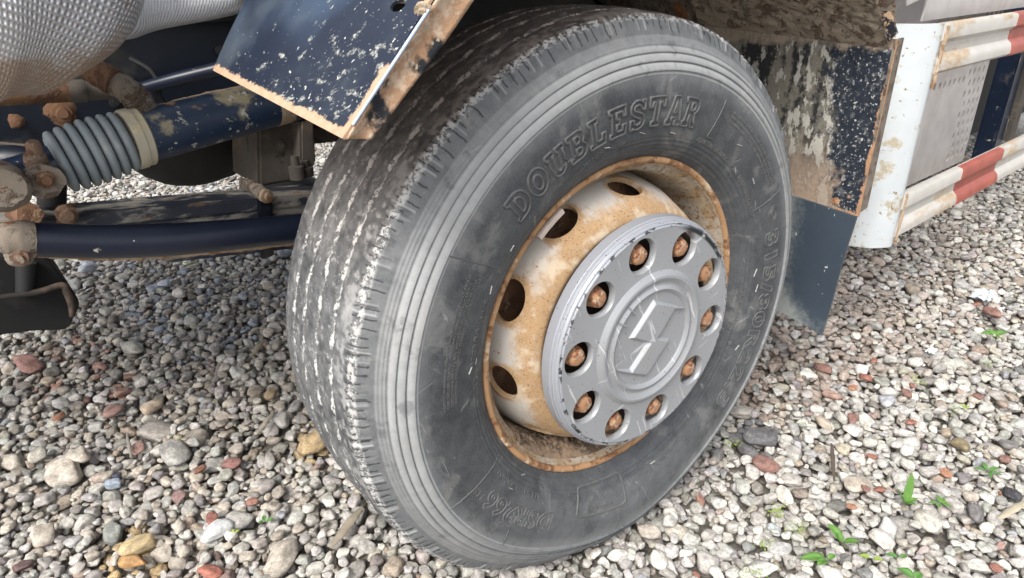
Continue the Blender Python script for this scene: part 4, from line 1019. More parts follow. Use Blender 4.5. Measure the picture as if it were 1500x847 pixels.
ab = [pix(372, 185, 1, .66), pix(425, 170, 1, .66), pix(430, 262, 1, .66), pix(374, 272, 1, .66)]
prism('axle_block', [(p.x, p.z) for p in ab], 1, .64, .80, MT['casting'], truck, bev=.006)
bolt('block_bolt', pix(411, 212, 1, .638), (0, -1, 0), .012, .008, MT['casting'], truck)
prism('damper_mount', [(p.x, p.z) for p in [pix(428, 165, 1, .64), pix(448, 165, 1, .64), pix(452, 235, 1, .64), pix(430, 262, 1, .64)]], 1, .60, .66, MT['casting'], truck, bev=.005)
bolt('mount_bolt', pix(436, 262, 1, .58), (0, 0, 1), .016, .05, MT['casting'], truck, rough=.08)
bolt('mount_bolt', pix(448, 258, 1, .60), (0, 0, 1), .018, .035, MT['casting'], truck, rough=.08)
prism('rear_crossmember', [(p.x, p.z) for p in [pix(440, 178, 1, .80), pix(560, 165, 1, .80), pix(560, 196, 1, .80), pix(440, 208, 1, .80)]], 1, .75, 1.3, MT['casting'], truck, bev=.01)
tube('axle_beam', [(0, .12, .47), (0, .5, .44), (0, 1.0, .42), (0, 1.6, .44), (0, 1.9, .47)], [.06, .06, .055, .06, .06], MT['dark'], truck)
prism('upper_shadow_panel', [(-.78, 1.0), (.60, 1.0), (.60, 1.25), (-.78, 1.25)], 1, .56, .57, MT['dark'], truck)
# ---- black bracket and cover low at the left
bx = .42
cc = pix(8, 470, 1, bx + .03)
pts_ = [pix(-60, 392, 1, bx), pix(20, 376, 1, bx), pix(70, 384, 1, bx), pix(95, 412, 1, bx), pix(116, 442, 1, bx), pix(108, 466, 1, bx), pix(96, 482, 1, bx), pix(40, 486, 1, bx), pix(-60, 500, 1, bx)]
MT['coal'] = weathered('black_cover', (.004, .004, .004), .9, 0, [((.014, .012, .010), 8, .5, .1, .9, None)])
prism('lower_cover', [(p.x, p.z) for p in smooth_path(pts_, 5)], 1, bx, bx + .18, MT['coal'], truck, bev=.01)
tube('cover_bracket', [pix(-30, 440, 1, bx - .02), pix(12, 434, 1, bx - .02), pix(55, 428, 1, bx - .02), pix(90, 418, 1, bx - .02), pix(98, 428, 1, bx - .02), pix(104, 446, 1, bx - .02), pix(106, 464, 1, bx - .02)], [.004, .004, .005, .005, .006, .005, .004], weathered('dirty_brown_bracket', (.020, .016, .013), .85, 0, [((.08, .055, .04), 12, .5, .1, .95, None)]), truck, n=8)
tube('bracket_rod', [pix(38, 384, 1, bx - .01), pix(36, 432, 1, bx - .01)], [.014, .012], MT['dark'], truck, sm=False)

# ---- foil-wrapped silencer
q = M_('dimpled_heat_foil')
uv = q.n('ShaderNodeUVMap').outputs[0]; wv = q.n('ShaderNodeVectorMath', operation='SCALE'); q.put(wv.inputs[0], q.noise(9, 3, color=True)); wv.inputs['Scale'].default_value = 3.5
va = q.n('ShaderNodeVectorMath', operation='ADD'); q.put(va.inputs[0], uv); q.put(va.inputs[1], wv.outputs[0]); s_ = q.sep(va.outputs[0])
a_ = q.math('SINE', q.math('MULTIPLY', q.math('ADD', s_[0], q.math('MULTIPLY', s_[1], .22)), 2 * PI)); b_ = q.math('SINE', q.math('MULTIPLY', q.math('SUBTRACT', s_[1], q.math('MULTIPLY', s_[0], .12)), 2 * PI))
dm = q.math('MULTIPLY', q.math('ADD', a_, 1), q.math('ADD', b_, 1)); n = q.noise(12, 5); nl = q.noise(5, 4)
o_ = q.sep()
st = q.mr(q.math('ADD', q.math('ADD', n, q.math('MULTIPLY', nl, .6)), q.mr(o_[2], 1.02, .92, 0, .40)), .88, 1.12)
col = q.mix(q.mr(dm, .2, 2.6), (.50, .51, .54), (.88, .88, .89)); col = q.mix(q.math('MULTIPLY', st, .8), col, (.36, .25, .17)); col = q.mix(q.mr(q.noise(16, 5), .68, .72), col, (.45, .18, .07))
q.bump(q.math('ADD', dm, q.math('MULTIPLY', q.math('ABSOLUTE', q.math('SUBTRACT', nl, .5)), 34)), .5, .0018); MT['foil'] = q.done(col, q.mixf(st, .30, .7), .45)
def uv_tube(name, pts, radii, mat, parent, seg, n, cell, squash=1.):
    P = smooth_path(pts, n); R_ = np.interp(np.linspace(0, len(pts) - 1, len(P)), range(len(pts)), radii)
    bm = bmesh.new(); L = bm.loops.layers.uv.new('UVMap'); rows = []; dist = [0]
    for i in range(1, len(P)): dist.append(dist[-1] + (P[i] - P[i - 1]).length + abs(R_[i] - R_[i - 1]) * .7)
    for i, p in enumerate(P):
        t = (P[min(i + 1, len(P) - 1)] - P[max(i - 1, 0)]).normalized(); a = t.cross(Vector((0, 0, 1))).normalized(); b = a.cross(t)
        rows.append([bm.verts.new(p + a * math.cos(2 * PI * k / seg) * R_[i] + b * math.sin(2 * PI * k / seg) * R_[i] * squash) for k in range(seg)])
    circ = round(2 * PI * .10 / cell)
    for i in range(len(P) - 1):
        for k in range(seg):
            f = bm.faces.new((rows[i][k], rows[i][(k + 1) % seg], rows[i + 1][(k + 1) % seg], rows[i + 1][k]))
            for lp, (u_, v_) in zip(f.loops, ((k, i), (k + 1, i), (k + 1, i + 1), (k, i + 1))): lp[L].uv = (u_ / seg * circ, dist[v_] / cell)
    return bm_obj(name, bm, mat, parent)
S0 = pix(-330, -70, 1, .18); S1 = pix(-60, -66, 1, .20); S2 = pix(60, -33, 1, .22); S3 = pix(120, 2, 1, .25); S4 = pix(180, 28, 1, .27); S5 = pix(225, 17, 1, .28); S6 = pix(330, -2, 1, .29); S7 = pix(420, -30, 1, .30)
uv_tube('foil_wrapped_silencer', [S0, S1, S2, S3, pix(158, 19, 1, .265)], [.125, .158, .140, .084, .040], MT['foil'], truck, 72, 12, .0056)
uv_tube('foil_wrapped_pipe', [pix(150, 24, 1, .265), S4, S5, S6, S7], [.030, .026, .024, .024, .024], MT['foil'], truck, 36, 10, .0048)

# ------------------------------------------------------------------ ground
q = M_('damp_grit'); n = q.noise(60, 6, .7); n2 = q.noise(5, 4)
col = q.mix(n, (.10, .09, .078), (.25, .23, .20)); col = q.mix(q.voro(45, out='Color'), col, (.20, .19, .17)) if False else col
far = q.mix(q.voro(38, feature='F1', out='Color'), (.20, .19, .18), (.46, .45, .43))
o_ = q.sep(); dd = q.math('SQRT', q.math('ADD', q.math('MULTIPLY', q.math('ADD', o_[0], .8), q.math('ADD', o_[0], .8)), q.math('MULTIPLY', q.math('ADD', o_[1], .8), q.math('ADD', o_[1], .8))))
fm = q.mr(dd, 5.6, 6.6); col = q.mix(fm, col, far)
q.bump(q.math('ADD', n, q.math('MULTIPLY', q.voro(38), -1.5)), 1, .012); MT['grit'] = q.done(col, .95)
N_ = 160; xs = np.linspace(-1, 1, N_); xs = np.sign(xs) * (np.abs(xs) ** 3 * 80 + np.abs(xs) * 3)
V = []; 
for i, x in enumerate(xs):
    for j, y in enumerate(xs): V.append((x, y, -.034))
Fc = [(i * N_ + j, (i + 1) * N_ + j, (i + 1) * N_ + j + 1, i * N_ + j + 1) for i in range(N_ - 1) for j in range(N_ - 1)]
ground = mesh_obj('ground', V, Fc, MT['grit']); tag(ground, kind='structure')

# stone shapes: rounded, slightly faceted pebbles
def stone_mesh(seed, sub=3):
    r_ = np.random.RandomState(seed); bm = bmesh.new(); bmesh.ops.create_icosphere(bm, subdivisions=sub, radius=1)
    co = np.array([v.co[:] for v in bm.verts]); k = r_.randint(7, 12); nn = r_.normal(size=(k, 3)); nn /= np.linalg.norm(nn, axis=1)[:, None]
    nn = np.r_[nn, [[0, 0, 1], [0, 0, -1]] + r_.normal(size=(2, 3)) * .15]; d = r_.uniform(.60, 1.0, len(nn))
    s = (co @ nn.T) / d; p_ = 40.; r = 1 / (np.sum(np.maximum(s, 0) ** p_, 1) ** (1 / p_) + 1e-6); r = np.minimum(r, 1.25)
    f1 = r_.normal(size=(5, 3)) * 3.2; ph = r_.uniform(0, 6, 5); bump_ = sum(np.sin(co @ f1[i] + ph[i]) for i in range(5)) * .018
    f2 = r_.normal(size=(5, 3)) * 8; bump_ += sum(np.sin(co @ f2[i] + ph[i]) for i in range(5)) * .009
    co = co * (r * (1 + bump_))[:, None]; co /= np.abs(co).max(0)
    for v, c in zip(bm.verts, co): v.co = c
    me = bpy.data.meshes.new('stone'); bm.to_mesh(me); bm.free(); me.polygons.foreach_set('use_smooth', [True] * len(me.polygons)); return me
def stone_material(name, src):
    q = M_(name)
    c = q.attr('tint', 'Color', 'INSTANCER') if src == 'inst' else q.n('ShaderNodeObjectInfo').outputs['Color']
    rndv = q.attr('seed', 'Fac', 'INSTANCER') if src == 'inst' else q.n('ShaderNodeObjectInfo').outputs['Random']
    vv = q.n('ShaderNodeVectorMath', operation='ADD'); q.put(vv.inputs[0], q.tc.outputs['Object']); cb = q.n('ShaderNodeCombineXYZ')
    for i in range(3): q.put(cb.inputs[i], q.math('MULTIPLY', rndv, 37.0 + 11 * i))
    q.put(vv.inputs[1], cb.outputs[0]); v = vv.outputs[0]
    n = q.noise(1.6, 6, .62, v); nf = q.noise(7, 5, .7, v); vein = q.mr(q.math('ABSOLUTE', q.math('SUBTRACT', q.noise(1.3, 3, .5, v, .8), .5)), .0, .018)
    col = q.mix(1.0, c, q.mix(q.mr(n, .3, .7), (.60, .59, .58), (1.18, 1.17, 1.14)), 'MULTIPLY')
    col = q.mix(1.0, col, q.mix(q.mr(nf, .35, .62), (.72, .70, .68), (1.08, 1.08, 1.08)), 'MULTIPLY')
    col = q.mix(q.math('MULTIPLY', q.math('SUBTRACT', 1, vein), .22), col, (.55, .52, .47))
    q.bump(q.math('ADD', q.math('MULTIPLY', nf, .6), n), .5, .0035)
    return q.done(col, .82, 0, .35)
mat_inst = stone_material('gravel_stone_mixed', 'inst'); mat_obj = stone_material('gravel_stone', 'obj')
NV = 26
vcoll = bpy.data.collections.new('stone_shapes')
variants = []
for k in range(NV):
    me = stone_mesh(100 + k, 3 if k % 2 == 0 else 3); me.materials.append(mat_inst); o = bpy.data.objects.new('stone_shape', me); vcoll.objects.link(o)
    me2_ = me.copy(); me2_.materials.clear(); me2_.materials.append(mat_obj); variants.append(me2_)
PAL = [((.45, .44, .42), 34), ((.37, .362, .345), 20), ((.53, .52, .50), 24), ((.28, .275, .265), 7), ((.46, .43, .38), 14), ((.61, .595, .56), 11), ((.36, .30, .25), 5), ((.20, .195, .19), 3), ((.35, .27, .235), .6), ((.42, .37, .30), 1.2), ((.40, .42, .44), 1.5)]
PC = np.array([c for c, _ in PAL]); PW = np.array([w_ for _, w_ in PAL], float); PW /= PW.sum()

CELL = .006; X0, X1, Y0, Y1 = -2.2, 4.6, -1.7, 5.2
GX, GY = int((X1 - X0) / CELL), int((Y1 - Y0) / CELL)
Hm = np.full((GX, GY), -.034, np.float32)
camxy = CW[:2]
def tyre_floor(x, y):
    """height of the tyre underside above a ground point, large outside it"""
    px, py = x, y
    lx = MWn[0, 0] * px + MWn[1, 0] * py; ly = MWn[0, 1] * px + MWn[1, 1] * py
    if abs(lx) > .150: return 9.
    t = abs(px * MWn[0, 1] / max(1e-6, math.hypot(MWn[0, 1], MWn[1, 1])) + py * MWn[1, 1] / max(1e-6, math.hypot(MWn[0, 1], MWn[1, 1])))
    if t > .50: return 9.
    rr = R0 if abs(lx) < .12 else R0 - (abs(lx) - .12) * .8
    return max(.002, HC - math.sqrt(max(rr * rr - t * t, 0)))
recs = []
def rot_ellipse(s, ex, ey, yaw):
    return s * ex, s * ey, yaw
def place(s, ex, ey, ez, cands, yaw, sink=.0, force=False):
    """drop a stone of half-length s on the heap at the lowest of the candidate points"""
    rx, ry, rz = s * ex, s * ey, s * ez; best = None; n_ = int(max(rx, ry) / CELL) + 1
    g = np.arange(-n_, n_ + 1) * CELL; gx, gy = np.meshgrid(g, g, indexing='ij'); cy, sy = math.cos(yaw), math.sin(yaw)
    u = (gx * cy + gy * sy) / rx; v = (-gx * sy + gy * cy) / ry; rho = u * u + v * v; ins = rho < .92
    if not ins.any(): ins = rho <= rho.min() + 1e-9
    cap_ = rz * np.sqrt(np.clip(1 - rho, 0, 1))
    for (x, y) in cands:
        i, j = int((x - X0) / CELL), int((y - Y0) / CELL)
        if i - n_ < 0 or j - n_ < 0 or i + n_ + 1 >= GX or j + n_ + 1 >= GY: continue
        h = Hm[i - n_:i + n_ + 1, j - n_:j + n_ + 1]; zz = (h + cap_)[ins]
        z = float(np.percentile(zz, 86)) if len(zz) > 3 else float(zz.max())
        if best is None or z < best[0]: best = (z, x, y, i, j)
    if best is None: return None
    z, x, y, i, j = best; z -= sink
    if z + rz * .5 > .030 and not force: return None
    if z + rz > tyre_floor(x, y) + .006: return None
    h = Hm[i - n_:i + n_ + 1, j - n_:j + n_ + 1]
    h[ins] = np.maximum(h, z + cap_)[ins]
    return (x, y, z, rx, ry, rz, yaw)
# sampling area: what the camera sees, with a margin
def region(x, y):
    p = project((x, y, 0.))[0]
    return p[2] > .15 and -350 < p[0] < 1850 and -30 < p[1] < 1150
cand_xy = []
R2 = np.random.RandomState(5)
xs_ = R2.uniform(X0 + .1, X1 - .1, 900000); ys_ = R2.uniform(Y0 + .1, Y1 - .1, 900000)
pp = project(np.c_[xs_, ys_, np.zeros(len(xs_))]); dist = np.hypot(xs_ - camxy[0], ys_ - camxy[1])
ok = (pp[:, 2] > .12) & (pp[:, 0] > -330) & (pp[:, 0] < 1830) & (pp[:, 1] > 60) & (pp[:, 1] < 1180)
nearw = np.clip(1.5 - dist / 5.5, .22, 1.) * np.where(dist < 2.6, 1, .7)
ok &= R2.rand(len(xs_)) < nearw
xs_, ys_, dist = xs_[ok], ys_[ok], dist[ok]
print('candidates', len(xs_))
# hand-placed larger stones (pixel, long side px, colour)
BIG = [(262, 664, 58, (.36, .355, .34)), (405, 818, 70, (.50, .48, .45)), (90, 690, 56, (.37, .36, .34)), (238, 624, 62, (.42, .39, .36)), (187, 507, 44, (.46, .45, .42)), (150, 530, 30, (.40, .39, .37)), (24, 662, 44, (.50, .46, .40)), (118, 675, 40, (.38, .37, .35)),
       (205, 745, 42, (.42, .41, .39)), (352, 758, 44, (.50, .49, .47)), (235, 800, 38, (.40, .38, .35)), (430, 730, 34, (.44, .43, .41)), (345, 690, 40, (.36, .33, .31)), (295, 640, 46, (.40, .36, .33)), (378, 572, 34, (.38, .33, .28)),
       (1250, 705, 44, (.48, .43, .37)), (1198, 718, 42, (.54, .52, .50)), (1365, 762, 50, (.52, .50, .45)), (1300, 790, 44, (.62, .60, .56)), (1433, 818, 42, (.56, .55, .52)), (1145, 745, 40, (.56, .54, .51)), (1113, 755, 34, (.48, .46, .44)), (1160, 632, 40, (.54, .52, .49)), (1090, 600, 46, (.55, .52, .48)), (1290, 840, 46, (.52, .51, .50)), (1150, 790, 44, (.5, .5, .5)), (1120, 830, 44, (.58, .57, .55)), (1455, 655, 42, (.50, .46, .40)), (1210, 832, 44, (.6, .6, .58)), (980, 815, 38, (.56, .54, .52)), (1060, 790, 40, (.5, .5, .48)), (1305, 770, 40, (.52, .52, .52)), (880, 835, 40, (.52, .50, .48)), (1330, 590, 34, (.5, .5, .5)), (1165, 700, 34, (.5, .48, .45))]
def drop(u, v, px, col, ex=1., ey=.72, ez=.45, yaw=None, sink=.002, keep=recs, seed=None, jitter=.012):
    p = pix(u, v, 2, 0.005); dd_ = (p - Vector(CW)).length; s = px / 2 / F * dd_ * 1.05
    yaw = R2.uniform(0, PI) if yaw is None else yaw
    r = place(s, ex, ey, ez, [(p.x + R2.uniform(-jitter, jitter), p.y + R2.uniform(-jitter, jitter)) for _ in range(3)], yaw, sink, True)
    if r is None: return None
    rec = dict(p=r, col=col, var=R2.randint(NV) if seed is None else seed, tilt=R2.normal(0, .10, 2)); keep.append(rec); return rec
# main heap: lower layers first, then the surface with its full range of sizes
k = 0; nC = len(xs_)
def fill(count, smin, smed, sig, smax, tries=5):
    global k
    S = np.clip(np.exp(R2.normal(math.log(smed), sig, count)), smin, smax)
    for s in S:
        ii = R2.randint(nC); c0 = (xs_[ii], ys_[ii])
        if dist[ii] > 2.8: s = max(s, smed * .9)
        cands = [c0] + [(c0[0] + R2.normal(0, .035), c0[1] + R2.normal(0, .035)) for _ in range(tries - 1)]
        e1, e2 = R2.uniform(.62, .95), R2.uniform(.42, .72)
        r = place(s, 1, e1, e2, cands, R2.uniform(0, PI), .001)
        if r: recs.append(dict(p=r, col=None, var=R2.randint(NV), tilt=R2.normal(0, .16, 2)))
area = len(xs_) / 900000 * (X1 - X0 - .2) * (Y1 - Y0 - .2); print('area', area)
fill(int(area * 500), .012, .0165, .28, .031)
for b in BIG: drop(b[0], b[1], b[2] * .85, b[3], ex=1, ey=R2.uniform(.6, .85), ez=R2.uniform(.38, .5))
fill(int(area * 1450), .0075, .0124, .33, .028)
fill(int(area * 1250), .0050, .0098, .32, .022, 8)
print('stones', len(recs))
# colours, with local patches, some of them truck shade painted into the stones
P_ = np.array([r['p'] for r in recs]); uvp = project(P_[:, :3])
ci_ = R2.choice(len(PC), len(recs), p=PW); cols = PC[ci_] * R2.uniform(.82, 1.16, (len(recs), 1)) + R2.normal(0, .008, (len(recs), 3))
for i, r in enumerate(recs):
    if r['col'] is not None: cols[i] = r['col']
def tint_or_shade(u, v, rad, c, share):
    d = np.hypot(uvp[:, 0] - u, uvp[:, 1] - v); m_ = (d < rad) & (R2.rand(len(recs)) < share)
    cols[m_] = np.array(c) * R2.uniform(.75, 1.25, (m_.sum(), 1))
tint_or_shade(200, 822, 50, (.46, .35, .20), .6); tint_or_shade(1110, 640, 34, (.16, .16, .17), .45); tint_or_shade(120, 555, 70, (.36, .22, .18), .25); tint_or_shade(460, 650, 30, (.42, .33, .20), .6)
tint_or_shade(1190, 470, 130, (.38, .32, .28), .45); tint_or_shade(1330, 420, 150, (.38, .34, .31), .35); tint_or_shade(230, 640, 260, (.44, .40, .35), .3); tint_or_shade(1100, 560, 60, (.33, .27, .23), .5)  # brown patches under guard and flap paint shade into the stones
tint_or_shade(1280, 800, 260, (.55, .54, .51), .18); tint_or_shade(60, 450, 160, (.24, .22, .20), .2); tint_or_shade(330, 450, 140, (.34, .32, .31), .2); tint_or_shade(300, 400, 140, (.27, .30, .35), .15)  # dark patches at left paint the truck's shade into the stones
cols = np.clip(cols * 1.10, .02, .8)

# which stones are on top and in view: the largest 300 become parts of the ground
top = np.zeros(len(recs), bool)
for i, (x, y, z, rx, ry, rz, yw) in enumerate(P_):
    gi, gj = int((x - X0) / CELL), int((y - Y0) / CELL)
    top[i] = Hm[gi, gj] <= z + rz * 1.02 + .0008
inv = (uvp[:, 0] > 0) & (uvp[:, 0] < 1500) & (uvp[:, 1] > 0) & (uvp[:, 1] < 847)
size = np.sqrt(P_[:, 3] * P_[:, 4]) / uvp[:, 2]
# behind the tyre the stones show nothing: keep the ones outside its outline
def behind_tyre(u, v): return ((u - 790) / 365) ** 2 + ((v - 420) / 420) ** 2 < .92
hid = np.array([behind_tyre(a, b) for a, b, _ in uvp])
score = np.where(top & inv & ~hid, size, 0); order = np.argsort(-score); singles = set(order[:296].tolist())
def stone_matrix(rec, p):
    x, y, z, rx, ry, rz, yw = p
    return Matrix.Translation((x, y, z)) @ Matrix.Rotation(yw, 4, 'Z') @ Matrix.Rotation(rec['tilt'][0], 4, 'X') @ Matrix.Rotation(rec['tilt'][1], 4, 'Y') @ Matrix.Diagonal((rx, ry, rz, 1))
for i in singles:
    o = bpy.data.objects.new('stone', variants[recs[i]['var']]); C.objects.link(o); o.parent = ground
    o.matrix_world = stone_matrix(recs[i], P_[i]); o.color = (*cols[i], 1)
rest = [i for i in range(len(recs)) if i not in singles]
me = bpy.data.meshes.new('gravel'); me.from_pydata([tuple(P_[i][:3]) for i in rest], [], [])
def put_attr(nm, typ, arr, key):
    at = me.attributes.new(nm, typ, 'POINT'); at.data.foreach_set(key, np.asarray(arr).ravel())
eul = np.array([stone_matrix(recs[i], P_[i]).to_euler()[:] for i in rest], np.float32)
eul = np.array([(Matrix.Rotation(P_[i][6], 3, 'Z') @ Matrix.Rotation(recs[i]['tilt'][0], 3, 'X') @ Matrix.Rotation(recs[i]['tilt'][1], 3, 'Y')).to_euler()[:] for i in rest], np.float32)
put_attr('rot', 'FLOAT_VECTOR', eul, 'vector'); put_attr('scl', 'FLOAT_VECTOR', P_[rest][:, 3:6].astype(np.float32), 'vector')
put_attr('pick', 'INT', np.array([recs[i]['var'] for i in rest], np.int32), 'value'); put_attr('seed', 'FLOAT', R2.rand(len(rest)).astype(np.float32), 'value')
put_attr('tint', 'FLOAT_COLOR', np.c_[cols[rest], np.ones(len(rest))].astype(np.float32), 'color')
gravel = bpy.data.objects.new('gravel', me); C.objects.link(gravel); tag(gravel, kind='stuff')
gravel['label'] = 'loose grey limestone gravel covering the ground under and round the truck'; gravel['category'] = 'gravel'
ng = bpy.data.node_groups.new('scatter_stones', 'GeometryNodeTree')
ng.interface.new_socket('Geometry', in_out='INPUT', socket_type='NodeSocketGeometry'); ng.interface.new_socket('Geometry', in_out='OUTPUT', socket_type='NodeSocketGeometry')
gi_ = ng.nodes.new('NodeGroupInput'); go_ = ng.nodes.new('NodeGroupOutput'); ip = ng.nodes.new('GeometryNodeInstanceOnPoints')
cl = ng.nodes.new('GeometryNodeCollectionInfo'); cl.inputs['Collection'].default_value = vcoll; cl.inputs['Separate Children'].default_value = True; cl.inputs['Reset Children'].default_value = True
def na(nm, typ):
    x = ng.nodes.new('GeometryNodeInputNamedAttribute'); x.data_type = typ; x.inputs['Name'].default_value = nm; return x.outputs['Attribute']
ng.links.new(gi_.outputs[0], ip.inputs['Points']); ng.links.new(cl.outputs[0], ip.inputs['Instance']); ip.inputs['Pick Instance'].default_value = True
ng.links.new(na('pick', 'INT'), ip.inputs['Instance Index']); ng.links.new(na('rot', 'FLOAT_VECTOR'), ip.inputs['Rotation']); ng.links.new(na('scl', 'FLOAT_VECTOR'), ip.inputs['Scale'])
ng.links.new(ip.outputs[0], go_.inputs[0])
md = gravel.modifiers.new('scatter', 'NODES'); md.node_group = ng

# ------------------------------------------------------------------ single stones, brick chips, sticks and litter
def thing_stone(u, v, px, col, name, label, cat, group=None, ex=1., ey=.7, ez=.45, yaw=None, seed=None):
    rec = drop(u, v, px, col, ex, ey, ez, yaw, .001, keep=[], seed=seed, jitter=.004)
    if rec is None:
        p = pix(u, v, 2, .01); s = px / 2 / F * (p - Vector(CW)).length
        rec = dict(p=(p.x, p.y, .01, s * ex, s * ey, s * ez, 0), var=3, tilt=(0, 0))
    o = bpy.data.objects.new(name, variants[rec['var']]); C.objects.link(o); o.matrix_world = stone_matrix(rec, rec['p']); o.color = (*col, 1)
    tag(o, label, cat, group); return o
BR = (.36, .14, .095); BR2 = (.30, .15, .12); OR = (.44, .20, .11)
chips = [
 (1280, 526, 16, BR, 'brick_chip', 'small red brick chip, the highest of the red chips right of the mud flap'),
 (1202, 543, 34, BR2, 'brick_chip', 'long dark red brick splinter on shaded gravel right of the tyre, below the mud flap'),
 (1265, 557, 24, BR, 'brick_chip', 'red brick chip with a white pebble just above it, right of the tyre'),
 (1249, 567, 17, OR, 'brick_chip', 'orange brick chip touching the lower left of the red chip under the white pebble'),
 (1217, 579, 30, (.45, .28, .22), 'pink_stone', 'long pinkish stone lying diagonally on the gravel right of the tyre'),
 (1329, 578, 19, BR2, 'brick_chip', 'lower one of the paired dark red chips right of centre on the sunlit gravel'),
 (1336, 567, 15, BR, 'brick_chip', 'upper and smaller one of the paired red chips right of centre'),
 (1435, 584, 15, BR2, 'brick_chip', 'lone small dark red chip at the right, below the crumpled foil'),
 (1246, 616, 24, BR2, 'brick_chip', 'brown red chip beside grey pebbles, between the long pink stone and the red splinter'),
 (1335, 618, 18, BR, 'brick_chip', 'bright red chip below the paired red chips'),
 (1124, 680, 44, BR2, 'brick_shard', 'long flat red brick shard close to the lower right of the tyre'),
 (1284, 664, 18, BR, 'brick_chip', 'small red chip left of the tall green blade, half sunk between pale stones'),
 (1390, 691, 20, OR, 'brick_chip', 'orange red chip right of the tall green blade'),
 (1268, 719, 18, BR2, 'brick_chip', 'left one of two touching red brown chips below the large tan stone'),
 (1287, 721, 19, BR, 'brick_chip', 'right one of two touching red brown chips below the large tan stone'),
 (1246, 744, 17, OR, 'brick_chip', 'upright flat orange chip above the pair of broad leaves'),
 (1461, 826, 20, BR, 'brick_chip', 'red chip in the lower right corner beside a large white stone'),
 (1471, 717, 14, OR, 'brick_chip', 'round orange chip next to a dark pebble at the right edge'),
 (1465, 788, 20, (.42, .25, .21), 'pink_stone', 'dusty pink stone at the lower right above the red corner chip'),
 (1474, 674, 20, BR2, 'brick_chip', 'dark red chip above the small leafy weed at the right edge'),
 (1455, 462, 30, BR2, 'brick_shard', 'dark red brick shard just above the two leaved seedling'),
 (1428, 445, 14, BR, 'brick_chip', 'small red chip left of the crumpled foil'),
 (41, 537, 44, (.40, .20, .17), 'brick_shard', 'long reddish shard at the left edge in the truck shade'),
 (165, 600, 34, (.42, .24, .20), 'brick_shard', 'pale red shard on the left, among grey pebbles below the shade'),
 (82, 609, 20, OR, 'brick_chip', 'bright orange chip on the left side of the gravel'),
 (341, 675, 32, (.34, .15, .13), 'brick_chip', 'dark red rough stone left of the tyre beside a brown one'),
 (295, 688, 22, (.30, .13, .08), 'brick_chip', 'small brown red chip left of the dark red rough stone'),
 (262, 722, 28, (.32, .19, .18), 'brick_chip', 'dull purple red stone in the left foreground gravel'),
 (315, 763, 28, (.34, .12, .09), 'brick_chip', 'red brown chip above the white oval stone'),
 (371, 735, 22, (.36, .16, .12), 'brick_chip', 'red chip left of the speckled pale stone near the tyre'),
 (306, 838, 40, (.46, .15, .10), 'brick_shard', 'large red brick shard at the bottom edge left of the tyre'),
 (24, 822, 26, (.17, .10, .10), 'dark_stone', 'dark reddish stone at the bottom left corner'),
 (205, 655, 28, (.38, .22, .18), 'brick_chip', 'flat dull red chip beside the large grey slab on the left'),
 (681, 806, 12, (.42, .16, .11), 'brick_chip', 'tiny red chip peeping out at the foot of the tyre'),
 (1023, 727, 26, (.38, .18, .13), 'brick_chip', 'rough red brown stone by the lower right of the tyre'),
 (1020, 833, 14, BR, 'brick_chip', 'tiny bright red chip at the bottom edge right of the tyre'),
]
for (u, v, px, col, nm, lab) in chips: thing_stone(u, v, px * .86, tuple(.8 * c_ + .2 * sum(col) / 3 for c_ in col), nm, lab, 'stone' if 'stone' in nm else 'brick piece', 'reddish pieces scattered in the gravel', ey=R2.uniform(.55, .8), ez=.4)
thing_stone(318, 780, 42, (.62, .64, .66), 'white_stone', 'smooth white oval stone in the left foreground', 'stone', ey=.62, ez=.4, yaw=-.2)
thing_stone(1265, 547, 20, (.74, .73, .70), 'white_stone', 'small square white pebble just above a red brick chip', 'stone', ey=.8, ez=.6)
thing_stone(1325, 663, 17, (.74, .73, .70), 'white_stone', 'small chalk white cube of stone above the tall green blade', 'stone', ey=.9, ez=.8)
thing_stone(455, 652, 46, (.50, .38, .22), 'tan_rock', 'lumpy yellow brown rock resting against the tyre on the left', 'rock', ey=.75, ez=.55, yaw=.3)
thing_stone(392, 575, 22, (.40, .31, .20), 'tan_rock', 'small ochre stone left of the tyre, above the grey stick', 'rock', ey=.8, ez=.5)
thing_stone(205, 805, 46, (.55, .44, .26), 'tan_rock', 'long sandy yellow stone in the left foreground', 'rock', ey=.5, ez=.4, yaw=.1)
thing_stone(195, 830, 34, (.46, .27, .12), 'tan_rock', 'orange brown stone at the bottom edge under the sandy yellow one', 'rock', ey=.55, ez=.5)
thing_stone(163, 705, 26, (.32, .38, .46), 'blue_stone', 'pale blue chip with a dark tip in the left gravel', 'stone', ey=.6, ez=.5)
thing_stone(170, 697, 16, (.07, .08, .12), 'dark_stone', 'small near black chip touching the pale blue one', 'stone', ey=.7, ez=.5)
thing_stone(222, 600, 26, (.56, .46, .36), 'tan_stone', 'cream and tan stone standing upright at left of centre', 'stone', ey=.7, ez=.8)
thing_stone(1113, 648, 48, (.15, .15, .16), 'dark_stone', 'dark crumbly conglomerate lump right of the tyre', 'rock', ey=.7, ez=.4)
thing_stone(1406, 655, 26, (.28, .23, .14), 'brown_stone', 'olive brown stone right of the tall green blade', 'stone', ey=.8, ez=.5)
thing_stone(1476, 724, 26, (.06, .06, .07), 'dark_stone', 'nearly black pebble at the right edge by an orange chip', 'stone', ey=.7, ez=.5)
thing_stone(1300, 590, 26, (.48, .50, .55), 'blue_stone', 'bluish white rounded stone amid grey gravel at the right', 'stone', ey=.8, ez=.5)
